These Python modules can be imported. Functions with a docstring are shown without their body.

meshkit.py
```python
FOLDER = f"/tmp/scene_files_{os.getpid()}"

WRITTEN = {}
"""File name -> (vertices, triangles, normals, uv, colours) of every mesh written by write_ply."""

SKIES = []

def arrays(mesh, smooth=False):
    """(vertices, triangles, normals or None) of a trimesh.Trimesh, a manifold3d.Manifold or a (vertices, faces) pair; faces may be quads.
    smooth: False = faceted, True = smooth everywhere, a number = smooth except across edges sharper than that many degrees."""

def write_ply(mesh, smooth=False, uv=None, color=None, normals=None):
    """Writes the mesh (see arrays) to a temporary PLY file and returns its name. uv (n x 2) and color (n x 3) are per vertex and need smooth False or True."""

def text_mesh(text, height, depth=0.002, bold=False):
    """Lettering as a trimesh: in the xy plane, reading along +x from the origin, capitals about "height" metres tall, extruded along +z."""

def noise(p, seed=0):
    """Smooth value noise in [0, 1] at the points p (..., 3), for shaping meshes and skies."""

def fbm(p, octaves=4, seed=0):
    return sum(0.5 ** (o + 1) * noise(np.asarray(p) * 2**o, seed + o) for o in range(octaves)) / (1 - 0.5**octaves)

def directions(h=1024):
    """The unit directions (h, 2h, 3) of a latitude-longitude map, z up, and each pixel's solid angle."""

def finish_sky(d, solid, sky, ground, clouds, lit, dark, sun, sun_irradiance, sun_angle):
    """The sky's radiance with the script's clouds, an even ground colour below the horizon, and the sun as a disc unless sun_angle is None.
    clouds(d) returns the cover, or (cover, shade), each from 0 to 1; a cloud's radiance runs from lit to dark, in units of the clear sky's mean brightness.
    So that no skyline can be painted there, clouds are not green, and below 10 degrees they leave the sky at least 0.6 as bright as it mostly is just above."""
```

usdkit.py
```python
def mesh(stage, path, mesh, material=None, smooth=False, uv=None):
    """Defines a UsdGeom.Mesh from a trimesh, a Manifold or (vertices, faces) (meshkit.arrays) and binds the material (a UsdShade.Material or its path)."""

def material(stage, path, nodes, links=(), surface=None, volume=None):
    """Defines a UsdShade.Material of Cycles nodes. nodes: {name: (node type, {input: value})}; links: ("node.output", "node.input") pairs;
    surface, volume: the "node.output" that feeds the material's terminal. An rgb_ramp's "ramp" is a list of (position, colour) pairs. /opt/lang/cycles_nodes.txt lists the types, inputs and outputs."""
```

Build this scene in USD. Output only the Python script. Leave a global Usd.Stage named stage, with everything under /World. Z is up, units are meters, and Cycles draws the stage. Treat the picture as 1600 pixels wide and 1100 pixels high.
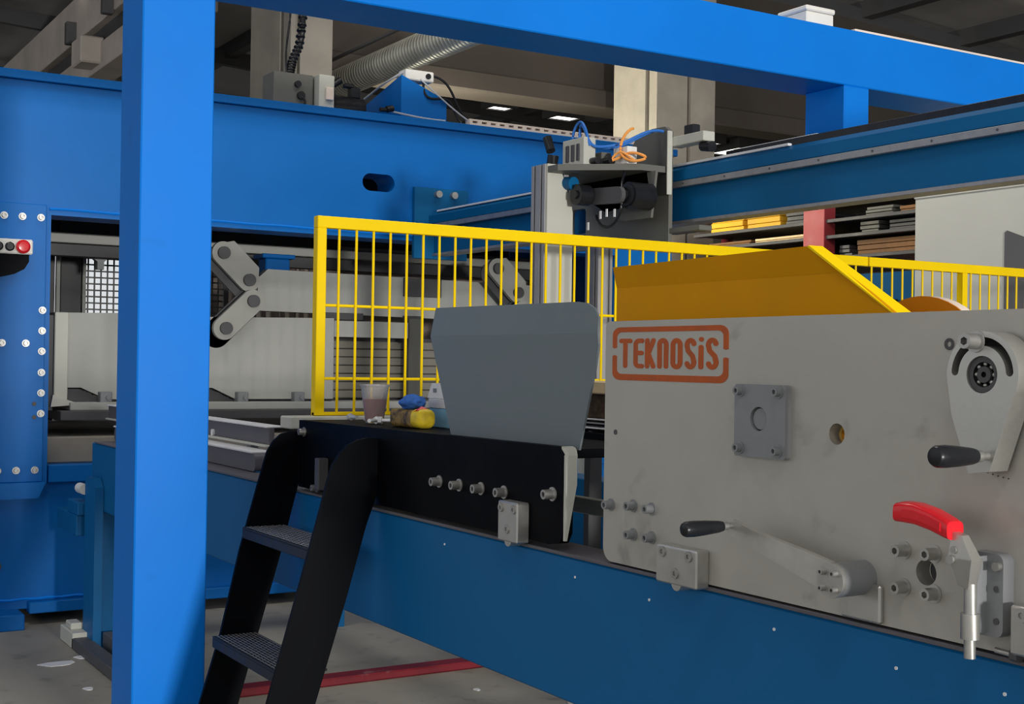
import math, random
import numpy as np, trimesh, manifold3d as m3
from shapely.geometry import Polygon, LineString, Point, box as sbox
from shapely.ops import unary_union
from pxr import Usd, UsdGeom, UsdLux, Gf, Sdf, UsdShade
import usdkit, meshkit

random.seed(7); np.random.seed(7)
stage = Usd.Stage.CreateInMemory()
UsdGeom.SetStageUpAxis(stage, UsdGeom.Tokens.z); UsdGeom.SetStageMetersPerUnit(stage, 1.0)
UsdGeom.Xform.Define(stage, '/World'); UsdGeom.Scope.Define(stage, '/World/Looks')

# ------------------------------------------------------------------ camera, light, exposure
YAW, PITCH, ROLL = (math.radians(a) for a in (31.397, 0.417, 0.854))
cam = UsdGeom.Camera.Define(stage, '/World/camera')
cam.CreateHorizontalApertureAttr(36.0); cam.CreateVerticalApertureAttr(36.0 * 1100 / 1600)
cam.CreateFocalLengthAttr(36.0 * 2061.4 / 1600)
cam.CreateClippingRangeAttr(Gf.Vec2f(0.05, 200)); cam.CreateExposureAttr(0.0)
_f = np.array([math.sin(YAW) * math.cos(PITCH), math.cos(YAW) * math.cos(PITCH), math.sin(PITCH)])
_r0 = np.array([math.cos(YAW), -math.sin(YAW), 0.0]); _u0 = np.cross(_r0, _f)
_r = math.cos(ROLL) * _r0 + math.sin(ROLL) * _u0; _u = -math.sin(ROLL) * _r0 + math.cos(ROLL) * _u0
cam.AddTransformOp().Set(Gf.Matrix4d(*_r, 0, *_u, 0, *(-_f), 0, 0, 0, 1.3, 1))

def rect_light(name, pos, target, w, h, power, color):
    """power is radiance-like intensity; the lamp faces its target."""
    L = UsdLux.RectLight.Define(stage, '/World/' + name)
    L.CreateWidthAttr(w); L.CreateHeightAttr(h); L.CreateIntensityAttr(power); L.CreateColorAttr(Gf.Vec3f(*color))
    z = np.array(pos, float) - np.array(target, float); z /= np.linalg.norm(z)
    x = np.cross([0, 0, 1.0] if abs(z[2]) < .99 else [0, 1.0, 0], z); x /= np.linalg.norm(x); y = np.cross(z, x)
    L.AddTransformOp().Set(Gf.Matrix4d(*x, 0, *y, 0, *z, 0, *pos, 1))

GATE, HALL, AMB, SIDE = 525.0, 9.0, 0.27, 210.0
rect_light('gate_daylight', (1.6, -9.0, 1.7), (1.6, 4.0, 1.4), .9, .8, GATE, (1.0, .97, .92))        # open hall gate behind the camera
rect_light('bay_flood_light', (5.2, 10.8, 2.75), (7.7, 10.35, 3.6), .5, .4, SIDE, (1.0, .94, .74))      # flood lamp of the bay behind the press
rect_light('rack_bay_light', (4.4, 7.4, 4.3), (7.9, 8.0, 2.3), 1.0, .6, 36.0, (1.0, .92, .82))         # lamp in front of the storage rack
for i, (x, y, tx) in enumerate([(-.6, -1.0, .6), (3.4, 4.6, 1.2), (.4, 4.9, .6)]):                     # high-bay lamps under the roof
    rect_light('high_bay_light_%d' % (i + 1), (x, y, 5.4), (x + tx, y, 0), 1.6, .9, HALL, (1.0, .96, .90))
dome = UsdLux.DomeLight.Define(stage, '/World/ambient_daylight'); dome.CreateIntensityAttr(AMB); dome.CreateColorAttr(Gf.Vec3f(.95, .97, 1.0))

# ------------------------------------------------------------------ materials
def mat(name, nodes, links, surface='p.BSDF'):
    return usdkit.material(stage, '/World/Looks/' + name, nodes, links, surface=surface)

def paint(name, c, rough=.38, var=.10, scale=3.0, metal=0.0, bump=.0, coat=0.0, spec=.28, c2=None, stain=None):
    """Colour with gentle cloudy variation; stain = (colour, scale, threshold) adds patches with a shape of their own."""
    c = np.array(c, float); hi = np.clip(c * (1 + var), 0, 1) if c2 is None else np.array(c2, float); lo = c * (1 - var)
    n = {'g': ('geometry', {}), 'n': ('noise_texture', {'scale': scale, 'detail': 4.0, 'roughness': .55}),
         'r': ('rgb_ramp', {'ramp': [(0.3, tuple(lo)), (0.7, tuple(hi))]}),
         'rr': ('map_range', {'from_min': .3, 'from_max': .7, 'to_min': rough * .85, 'to_max': min(1, rough * 1.2)}),
         'p': ('principled_bsdf', {'metallic': metal, 'specular_ior_level': spec, 'coat_weight': coat, 'coat_roughness': .15})}
    l = [('g.position', 'n.vector'), ('n.fac', 'r.fac'), ('n.fac', 'rr.value'), ('rr.result', 'p.roughness')]
    if stain:
        n['n2'] = ('noise_texture', {'scale': stain[1], 'detail': 3.0, 'roughness': .6, 'distortion': .4})
        n['r2'] = ('rgb_ramp', {'ramp': [(stain[2], (0, 0, 0)), (stain[2] + .12, (1, 1, 1))]})
        n['mx'] = ('mix_color', {'blend_type': 'mix', 'b': stain[0]})
        n['st'] = ('math', {'math_type': 'multiply', 'value2': stain[3] if len(stain) > 3 else .6})
        l += [('g.position', 'n2.vector'), ('n2.fac', 'r2.fac'), ('r2.color', 'st.value1'), ('st.value', 'mx.fac'), ('r.color', 'mx.a'), ('mx.result', 'p.base_color')]
    else:
        l.append(('r.color', 'p.base_color'))
    if bump:
        n['nb'] = ('noise_texture', {'scale': scale * 12, 'detail': 5.0}); n['b'] = ('bump', {'strength': bump, 'distance': .01})
        l += [('g.position', 'nb.vector'), ('nb.fac', 'b.height'), ('b.normal', 'p.normal')]
    return mat(name, n, l)

def emitter(name, c, s):
    return mat(name, {'e': ('emission', {'color': c, 'strength': s})}, [], 'e.emission')

M = {}
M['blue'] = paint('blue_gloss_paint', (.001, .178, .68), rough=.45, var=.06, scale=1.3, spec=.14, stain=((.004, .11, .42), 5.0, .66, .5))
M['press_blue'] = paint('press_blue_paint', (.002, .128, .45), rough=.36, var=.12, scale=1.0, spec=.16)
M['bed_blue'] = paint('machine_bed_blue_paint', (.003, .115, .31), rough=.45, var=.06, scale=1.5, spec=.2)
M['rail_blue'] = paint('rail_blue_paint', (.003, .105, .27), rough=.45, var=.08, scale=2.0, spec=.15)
M['yellow'] = paint('safety_yellow_paint', (.90, .62, .0), rough=.42, var=.05, scale=4, spec=.12)
M['hood_yellow'] = paint('hood_yellow_paint', (.62, .27, .0), rough=.55, var=.06, scale=4, spec=.1)
M['orange'] = paint('orange_paint', (.80, .26, .01), rough=.4, var=.05)
M['logo_orange'] = paint('logo_orange_paint', (.43, .085, .014), rough=.5, var=.12, scale=30)
M['black'] = paint('black_paint', (.002, .0025, .004), rough=.5, var=.15, scale=5, spec=.06)
M['black_rubber'] = paint('black_plastic', (.012, .013, .016), rough=.30, var=.1, scale=20)
M['steel'] = paint('brushed_steel_plate', (.44, .425, .385), rough=.50, var=.09, scale=3.5, metal=.35, bump=.04, stain=((.22, .21, .19), 9.0, .60, .42))
M['steel_part'] = paint('machined_steel', (.46, .455, .43), rough=.36, var=.08, scale=12, metal=.75)
M['bolt'] = paint('bright_bolt_steel', (.40, .395, .38), rough=.38, var=.08, scale=40, metal=.75)
M['bright_steel'] = paint('bright_zinc_steel', (.78, .78, .76), rough=.35, var=.05, scale=30, metal=.4)
M['pink_panel'] = paint('pinkish_beige_panel', (.34, .275, .24), rough=.7, var=.08, scale=3)
M['bright_steel_arm'] = paint('crank_arm_steel', (.52, .51, .47), rough=.34, var=.08, scale=9, metal=.6)
M['grey_plate'] = paint('grey_primer_plate', (.40, .405, .38), rough=.6, var=.05, scale=2.5)
M['guard_grey'] = paint('guard_sheet_grey', (.16, .19, .205), rough=.5, var=.05, scale=2, metal=.1)
M['cap_grey'] = paint('cap_plate_grey', (.23, .24, .25), rough=.45, var=.05, scale=8, metal=.2)
M['channel_grey'] = paint('channel_dark_grey', (.115, .11, .125), rough=.5, var=.12, scale=4, spec=.2)
M['link_grey'] = paint('link_arm_grey', (.34, .34, .31), rough=.55, var=.05, scale=3)
M['dark_grey'] = paint('dark_grey_metal', (.075, .075, .08), rough=.5, var=.15, scale=5)
M['carriage_grey'] = paint('carriage_olive_grey', (.135, .135, .12), rough=.5, var=.06, scale=4)
M['louvre_grey'] = paint('louvre_olive_grey', (.25, .235, .20), rough=.6, var=.06, scale=4)
M['pale_plate'] = paint('pale_grey_plate', (.52, .52, .46), rough=.5, var=.05, scale=4)
M['alu'] = paint('aluminium_extrusion', (.36, .355, .36), rough=.45, var=.05, scale=6, metal=.3)
M['strip_grey'] = paint('rack_strip_grey', (.30, .30, .31), rough=.4, var=.12, scale=25, metal=.5)
M['white_plastic'] = paint('white_plastic', (.78, .77, .73), rough=.4, var=.04, scale=10)
M['cream'] = paint('cream_perforated_tray', (.80, .68, .58), rough=.5, var=.05, scale=8)
M['concrete'] = paint('concrete', (.30, .275, .235), rough=.85, var=.14, scale=3.0, bump=.25, spec=.2, stain=((.25, .24, .21), 2.2, .58, .5))
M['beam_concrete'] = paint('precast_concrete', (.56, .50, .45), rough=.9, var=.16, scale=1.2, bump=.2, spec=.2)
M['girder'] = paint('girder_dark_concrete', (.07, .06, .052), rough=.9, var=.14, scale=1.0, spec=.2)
M['roof'] = paint('roof_sheet_dark', (.40, .385, .38), rough=.8, var=.15, scale=.8, spec=.15)
M['roof_rib'] = paint('roof_rib_dark', (.10, .10, .105), rough=.8, var=.1, spec=.15)
M['wall'] = paint('hall_wall_plaster', (.36, .31, .27), rough=.9, var=.12, scale=.6, spec=.2)
M['duct'] = paint('galvanised_duct', (.46, .46, .40), rough=.42, var=.12, scale=5, metal=.55)
M['red'] = paint('red_plastic', (.72, .012, .022), rough=.32, var=.05, scale=10, coat=.3)
M['red_strip'] = paint('red_floor_paint', (.17, .012, .020), rough=.6, var=.25, scale=6, stain=((.26, .12, .12), 11, .62, .6))
M['rack_red'] = paint('rack_red_paint', (.46, .06, .07), rough=.5, var=.1)
M['cabinet'] = paint('pale_cabinet_grey', (.56, .57, .52), rough=.55, var=.03, scale=2)
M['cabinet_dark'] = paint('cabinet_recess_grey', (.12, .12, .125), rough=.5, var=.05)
M['brass'] = paint('brass', (.75, .47, .13), rough=.25, var=.05, metal=.95)
M['wood'] = paint('pale_wood', (.86, .66, .38), rough=.6, var=.12, scale=20)
M['bristle'] = paint('brown_bristle', (.075, .048, .028), rough=.9, var=.6, scale=70, bump=.5)
M['brown_stock'] = paint('brown_stock', (.23, .12, .055), rough=.7, var=.3, scale=6)
M['yellow_pallet'] = paint('yellow_stock', (.80, .44, .03), rough=.6, var=.15, scale=3)
M['sheet_white'] = paint('white_sheet', (.72, .72, .74), rough=.5, var=.05, scale=10)
M['mesh_wire'] = paint('grey_wire', (.20, .20, .20), rough=.5, var=.05)
M['blue_cloth'] = paint('blue_cloth', (.045, .16, .55), rough=.8, var=.25, scale=40)
M['carton_blue'] = paint('carton_light_blue', (.26, .55, .78), rough=.6, var=.08, scale=30)
M['packet_yellow'] = paint('packet_yellow', (.82, .60, .03), rough=.4, var=.15, scale=60)
M['packet_brown'] = paint('packet_brown_print', (.24, .15, .035), rough=.4, var=.5, scale=60, stain=((.02, .015, .012), 45, .5, .8))
M['wire_blue'] = paint('blue_hose', (.035, .17, .55), rough=.4, var=.1)
M['wire_orange'] = paint('orange_cable', (.80, .33, .08), rough=.4, var=.1)
M['wire_grey'] = paint('grey_cable', (.45, .47, .50), rough=.5, var=.1)
M['tread'] = paint('diamond_tread_black', (.022, .022, .024), rough=.5, var=.3, scale=40, spec=.2)
M['tea'] = paint('red_tea', (.40, .125, .11), rough=.15, var=.1, scale=30)
M['cup'] = mat('clear_plastic', {'f': ('fresnel', {'IOR': 1.45}), 't': ('transparent_bsdf', {'color': (.93, .92, .92)}), 'gl': ('glossy_bsdf', {'roughness': .12, 'color': (1, 1, 1)}),
                                 'd': ('diffuse_bsdf', {'color': (.95, .94, .94)}), 'm': ('mix_closure', {}), 'm2': ('mix_closure', {'fac': .17})},
               [('f.fac', 'm.fac'), ('t.BSDF', 'm.closure1'), ('gl.BSDF', 'm.closure2'), ('m.closure', 'm2.closure1'), ('d.BSDF', 'm2.closure2')], 'm2.closure')
M['skylight'] = emitter('skylight_glow', (1.0, .96, .86), 1.6)
M['window_glow'] = emitter('daylit_window', (.93, .97, 1.0), .75)
M['floor'] = mat('hall_concrete_floor', {
    'g': ('geometry', {}), 'n': ('noise_texture', {'scale': 1.1, 'detail': 6.0, 'roughness': .6}), 'n2': ('noise_texture', {'scale': 9.0, 'detail': 4.0}),
    'r': ('rgb_ramp', {'ramp': [(.3, (.25, .235, .20)), (.7, (.37, .35, .295))]}), 'r2': ('rgb_ramp', {'ramp': [(.60, (0, 0, 0)), (.72, (1, 1, 1))]}),
    'st': ('math', {'math_type': 'multiply', 'value2': .45}), 'mx': ('mix_color', {'b': (.13, .125, .115)}), 'b': ('bump', {'strength': .12, 'distance': .01}),
    'p': ('principled_bsdf', {'roughness': .62, 'specular_ior_level': .35})},
    [('g.position', 'n.vector'), ('g.position', 'n2.vector'), ('n.fac', 'r.fac'), ('n2.fac', 'r2.fac'), ('r2.color', 'st.value1'), ('st.value', 'mx.fac'),
     ('r.color', 'mx.a'), ('mx.result', 'p.base_color'), ('n2.fac', 'b.height'), ('b.normal', 'p.normal')])

# ------------------------------------------------------------------ geometry helpers
def cat(*ms):
    out = []
    for m in ms: out += list(m) if isinstance(m, (list, tuple)) else [m]
    return trimesh.util.concatenate(out) if len(out) > 1 else out[0]
def bx(x0, x1, y0, y1, z0, z1, c=.002):
    x0, x1 = sorted((x0, x1)); y0, y1 = sorted((y0, y1)); z0, z1 = sorted((z0, z1))
    c = min(c, (x1 - x0) * .3, (y1 - y0) * .3, (z1 - z0) * .3); P = []
    for a, b, d in ((0, c, c), (c, 0, c), (c, c, 0)):
        for x in (x0 + a, x1 - a):
            for y in (y0 + b, y1 - b):
                for z in (z0 + d, z1 - d): P.append((x, y, z))
    return hull(P)
def hull(P): return trimesh.convex.convex_hull(np.asarray(P, float))
def _poly(p): return p if hasattr(p, 'geom_type') else Polygon(p)
def _ext(p, h):
    p = _poly(p); gs = getattr(p, 'geoms', [p])
    return trimesh.util.concatenate([trimesh.creation.extrude_polygon(g, h, engine='earcut') for g in gs])
def px(p, x0, x1):                      # polygon in (y, z) extruded along x
    m = _ext(p, abs(x1 - x0)); v = m.vertices; m.vertices = np.c_[v[:, 2] + min(x0, x1), v[:, 0], v[:, 1]]; return m
def py(p, y0, y1):                      # polygon in (x, z) extruded along y
    m = _ext(p, abs(y1 - y0)); v = m.vertices; m.vertices = np.c_[v[:, 0], v[:, 2] + min(y0, y1), v[:, 1]]; m.invert(); return m
def pz(p, z0, z1):
    m = _ext(p, abs(z1 - z0)); m.vertices[:, 2] += min(z0, z1); return m
def cyl(a, b, r, n=24): return trimesh.creation.cylinder(r, segment=[a, b], sections=n)
def lathe(prof, a, d, n=28):            # profile (r, h) around direction d from point a
    m = trimesh.creation.revolve(np.asarray(prof, float), sections=n)
    d = np.asarray(d, float) / np.linalg.norm(d); m.apply_transform(trimesh.geometry.align_vectors([0, 0, 1], d)); m.apply_translation(a); return m
def tube(path, r, n=8, smooth=True):
    p = np.asarray(path, float)
    if smooth and len(p) > 2:
        from scipy.interpolate import CubicSpline
        t = np.r_[0, np.cumsum(np.linalg.norm(np.diff(p, axis=0), axis=1))]; p = CubicSpline(t, p)(np.linspace(0, t[-1], 6 * len(p)))
    t = np.gradient(p, axis=0); t /= np.linalg.norm(t, axis=1, keepdims=True) + 1e-12
    a = np.cross(t, [0, 0, 1.0]); bad = np.linalg.norm(a, axis=1) < .2; a[bad] = np.cross(t[bad], [1.0, 0, 0]); a /= np.linalg.norm(a, axis=1, keepdims=True)
    b = np.cross(t, a); ang = np.arange(n) * 2 * np.pi / n
    V = (p[:, None] + r * (np.cos(ang)[None, :, None] * a[:, None] + np.sin(ang)[None, :, None] * b[:, None])).reshape(-1, 3)
    F = []
    for i in range(len(p) - 1):
        for j in range(n):
            k = (j + 1) % n; F += [(i * n + j, i * n + k, (i + 1) * n + k), (i * n + j, (i + 1) * n + k, (i + 1) * n + j)]
    F += [(0, k + 1, k) for k in range(1, n - 1)] + [((len(p) - 1) * n, (len(p) - 1) * n + k, (len(p) - 1) * n + k + 1) for k in range(1, n - 1)]
    return trimesh.Trimesh(V, F, process=False)
def bolt(p, d, r=.010, h=.014, washer=True, n=18):
    """Socket head screw standing on point p along direction d, with a washer under the head and a hexagon recess."""
    head = m3.Manifold.cylinder(h, r, r * .97, n) - m3.Manifold.cylinder(h, r * .56, r * .56, 6).translate((0, 0, h * .45))
    if washer: head = head.translate((0, 0, r * .22)) + m3.Manifold.cylinder(r * .25, r * 1.42, r * 1.42, n)
    q = head.to_mesh(); m = trimesh.Trimesh(q.vert_properties[:, :3], q.tri_verts, process=False)
    d = np.asarray(d, float) / np.linalg.norm(d); m.apply_transform(trimesh.geometry.align_vectors([0, 0, 1], d)); m.apply_translation(p); return m
def tm(man):
    q = man.to_mesh(); return trimesh.Trimesh(q.vert_properties[:, :3], q.tri_verts, process=False)
def mf(t):
    t = t.copy(); t.merge_vertices(); return m3.Manifold(m3.Mesh(np.asarray(t.vertices, np.float32), np.asarray(t.faces, np.uint32)))
def rbox(x0, x1, y0, y1, z0, z1, r):
    b = trimesh.creation.icosphere(2, r).vertices
    return hull(np.vstack([b + (x, y, z) for x in (x0 + r, x1 - r) for y in (y0 + r, y1 - r) for z in (z0 + r, z1 - r)]))
def rrect(x0, x1, y0, y1, r): return sbox(x0 + r, y0 + r, x1 - r, y1 - r).buffer(r, 6)

# ------------------------------------------------------------------ things and parts
used = {}
def numbered(base, name):
    k = base + '/' + name; n = used.get(k, 0); used[k] = n + 1
    return k if n == 0 else '%s_%03d' % (k, n)
LOC = {}
def thing(name, label, category, loc=(0, 0, 0), group=None, kind=None):
    p = numbered('/World', name); x = UsdGeom.Xform.Define(stage, p); x.AddTranslateOp().Set(Gf.Vec3d(*map(float, loc))); o = x.GetPrim()
    o.SetCustomDataByKey('label', label); o.SetCustomDataByKey('category', category)
    if group: o.SetCustomDataByKey('group', group)
    if kind: o.SetCustomDataByKey('kind', kind)
    LOC[p] = np.array(loc, float); return p
def part(parent, name, mesh, m, label=None, smooth=30, kind=None):
    p = numbered(parent, name); mesh = mesh.copy(); root = '/'.join(p.split('/')[:3]); mesh.apply_translation(-LOC.get(root, np.zeros(3)))
    o = usdkit.mesh(stage, p, mesh, M[m], smooth=smooth).GetPrim()
    if label: o.SetCustomDataByKey('label', label)
    if kind: o.SetCustomDataByKey('kind', kind)
    return p
def single(name, mesh, m, label, category, group=None, smooth=30, kind=None):
    p = numbered('/World', name); o = usdkit.mesh(stage, p, mesh, M[m], smooth=smooth).GetPrim()
    o.SetCustomDataByKey('label', label); o.SetCustomDataByKey('category', category)
    if group: o.SetCustomDataByKey('group', group)
    if kind: o.SetCustomDataByKey('kind', kind)
    return p
def struct(name, mesh, m, label, category):
    return single(name, mesh, m, label, category, kind='structure', smooth=False)

# ================================================================== the hall
struct('floor', bx(-14, 40, -14, 40, -.2, 0), 'floor', 'worn grey concrete hall floor with darker stains', 'floor')
struct('wall_back', bx(-14, 40, 30, 30.3, 0, 9), 'wall', 'brownish plaster wall at the far end of the hall', 'wall')
struct('wall_right', bx(30, 30.3, -14, 30, 0, 9), 'wall', 'brownish plaster wall along the right side of the hall', 'wall')
# sloping roof sheets with deep ribs along the hall
def roof_z(x): return 6.35 - .055 * (x - 8)
c = struct('ceiling', hull([(x, y, roof_z(x) + dz) for x in (-10, 30) for y in (-6, 30) for dz in (0, .15)]), 'roof', 'dark sloping roof of long ribbed sheets', 'ceiling')
for x in np.arange(-8, 30, 1.9):
    part(c, 'roof_rib', hull([(x + s, y, roof_z(x) + dz) for s in (-.09, .09) for y in (-6, 30) for dz in (.03, -.22)]), 'roof_rib', smooth=False)
for y in np.arange(4, 30, 4.2):
    part(c, 'roof_purlin', hull([(x, y + s, roof_z(x) + dz) for s in (-.06, .06) for x in (-10, 30) for dz in (-.1, -.34)]), 'roof_rib', smooth=False)
def skylight(x, y, w, d, label):
    t = thing('skylight', label, 'skylight', (x, y, roof_z(x)))
    z = roof_z(x) - .36
    part(t, 'diffuser', bx(x, x + w, y, y + d, z, z + .03), 'skylight')
    part(t, 'frame', cat(bx(x - .06, x, y - .06, y + d + .06, z - .02, z + .36), bx(x + w, x + w + .06, y - .06, y + d + .06, z - .02, z + .36), bx(x, x + w, y - .06, y, z - .02, z + .36), bx(x, x + w, y + d, y + d + .06, z - .02, z + .36)), 'roof_rib')
skylight(16.9, 19.4, 1.2, .9, 'bright skylight panel right of the tall concrete column')
skylight(16.0, 19.5, .55, .8, 'narrow bright skylight half hidden by the tall concrete column')
skylight(12.9, 19.7, .5, .35, 'faint small skylight left of the tall concrete column')
skylight(11.7, 19.9, .4, .3, 'faint small skylight farthest left behind the concrete girder')
skylight(3.85, 17.6, .32, .3, 'small bright roof light above the slanting concrete beam at upper left')

# concrete columns: H-shaped precast with grooves
def column(x0, x1, y0, y1, label, gx):
    t = thing('concrete_column', label, 'column', (x0, y0, 0))
    sh = sbox(x0, y0, x1, y1)
    for g in gx: sh = sh.difference(sbox(x0 + g - .022, y0 - .1, x0 + g + .022, y0 + .06))
    w = y1 - y0; sh = sh.difference(sbox(x0 - .1, y0 + .17 * w, x0 + .06, y0 + .26 * w))
    part(t, 'shaft', pz(sh, 0, 6.2), 'concrete', smooth=False)
    part(t, 'capital', bx(x0 + .02, x1 - .02, y0 + .02, y1 - .02, 6.2, 6.28, .01), 'concrete', smooth=False)
column(7.676, 8.39, 10.0, 10.70, 'tall pale concrete column with dark grooves behind the robot carriage', (.39,))
column(3.972, 4.335, 10.0, 10.92, 'concrete column at the upper left behind the press with cable running down it', (.06,))
g = thing('concrete_girder', 'long brown grey concrete roof girder spanning behind both concrete columns', 'girder', (4, 11.0, 4))
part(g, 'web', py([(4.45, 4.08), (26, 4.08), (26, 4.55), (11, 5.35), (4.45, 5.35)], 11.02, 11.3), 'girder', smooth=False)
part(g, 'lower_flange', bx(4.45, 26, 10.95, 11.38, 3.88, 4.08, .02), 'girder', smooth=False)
# slanting beams of the bay at upper left (they run along the hall)
b = thing('concrete_gutter_beam', 'broad brown grey concrete beam slanting up at the upper left corner', 'beam', (4.2, 11, 5))
part(b, 'beam_side', bx(4.15, 4.45, 12.5, 28, 5.50, 6.10, .01), 'beam_concrete', smooth=False)
part(b, 'lower_ledge', bx(4.25, 4.6, 12.5, 28, 5.28, 5.50, .01), 'dark_grey', smooth=False)
for y in (16.2, 18.1): part(b, 'stiffener', bx(4.02, 4.16, y, y + .12, 5.45, 5.75, .01), 'roof_rib', smooth=False)
b = thing('concrete_tie_beam', 'lower concrete beam beneath the slanting gutter beam at upper left', 'beam', (4.2, 11, 4.5))
part(b, 'beam_side', bx(4.2, 4.55, 13.5, 28, 4.94, 5.28, .01), 'beam_concrete', smooth=False)
part(b, 'bearing_block', bx(3.95, 4.25, 17.0, 17.5, 5.0, 5.34, .02), 'beam_concrete', smooth=False)
# spiral duct
t = thing('ventilation_duct', 'large round spiral galvanised duct running up behind the blue sensor box', 'duct', (4.7, 9, 3.3))
prof = []
for k in range(200):
    y = k * .05; prof += [(.124, y), (.124, y + .036), (.1275, y + .043)]
part(t, 'pipe', lathe([(0, 0)] + prof + [(0, 10.0)], (4.70, 7.2, 3.715), (0, 1, 0.0), 36), 'duct', smooth=20)
part(t, 'pipe_edge_rail', bx(4.50, 4.53, 7.4, 17.2, 3.84, 3.86), 'dark_grey')

# ================================================================== blue overhead frame
t = thing('overhead_frame', 'bright blue square-tube portal frame with wide post standing nearest the camera', 'frame', (1.06, 3.8, 0))
part(t, 'post', bx(1.057, 1.272, 3.8, 4.02, 0, 2.424, .004), 'blue')
part(t, 'hanger_post', bx(3.853, 3.992, 3.8, 4.02, 2.03, 2.424, .004), 'blue', 'narrower short blue post behind the gantry rail')
part(t, 'hanger_bracket', bx(3.582, 3.992, 3.82, 4.0, 2.0, 2.03, .003), 'blue')
part(t, 'top_beam', bx(1.057, 7.2, 3.8, 4.05, 2.424, 2.648, .004), 'blue')
part(t, 'base_plate', bx(.98, 1.35, 3.72, 4.1, 0, .015), 'blue')
part(t, 'far_post', bx(6.98, 7.2, 3.8, 4.02, 0, 2.424, .004), 'blue')
j = thing('junction_box', 'small white plastic junction box sitting on the blue top beam', 'box', (3.75, 3.9, 2.648))
part(j, 'body', bx(3.683, 3.83, 3.84, 4.00, 2.649, 2.705, .004), 'white_plastic')
part(j, 'lid', bx(3.678, 3.835, 3.835, 4.005, 2.706, 2.727, .005), 'white_plastic')
single('cable_cover_strip', bx(3.93, 7.1, 3.82, 3.86, 2.649, 2.663), 'cream', 'thin pale cable cover strip lying along the blue top beam right of the box', 'strip')

# ================================================================== press (large blue machine behind)
P = thing('press', 'huge blue press frame with bolted left column and wide top beam behind the post', 'press', (3.1, 6.6, 0))
face = Polygon([(.45, .68), (1.41, .68), (1.41, 1.975), (4.76, 1.962), (4.76, .80), (5.2, .80), (5.2, 2.61), (.45, 2.61)])
slot = LineString([(3.10, 2.276), (3.20, 2.276)]).buffer(.048, 8)
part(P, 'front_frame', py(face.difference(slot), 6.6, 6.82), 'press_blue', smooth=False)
part(P, 'top_flange', bx(.43, 5.22, 6.575, 8.6, 2.612, 2.655, .003), 'press_blue')
part(P, 'left_side', bx(.45, .52, 6.83, 8.5, .0, 2.6), 'press_blue')
part(P, 'right_side', bx(5.12, 5.2, 6.83, 8.5, .0, 2.6), 'press_blue')
part(P, 'rear_beam', bx(.45, 5.2, 8.5, 8.7, 2.15, 2.61), 'press_blue')
part(P, 'weld_bead', tube([(1.40 + .17 * i, 6.598, 2.003 - .0007 * i + .002 * (i % 2)) for i in range(20)], .007, 6), 'blue', 'bright weld line along the lower edge of the top beam')
part(P, 'column_plate', bx(.46, 1.385, 6.58, 6.6, .69, 2.02, .003), 'press_blue')
part(P, 'column_foot', py([(.45, .615), (1.36, .615), (1.395, .69), (.45, .69)], 6.54, 6.6), 'press_blue')
part(P, 'bed', bx(.45, 5.2, 6.66, 8.5, .07, .68, .004), 'press_blue')
part(P, 'bed_ledge', bx(1.42, 4.75, 6.62, 8.5, .68, .765, .004), 'press_blue')
part(P, 'base_foot', bx(.40, 1.30, 6.50, 6.66, 0, .075, .004), 'press_blue')
part(P, 'base_foot', bx(1.34, 5.2, 6.60, 8.4, .055, .11, .004), 'press_blue')
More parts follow.
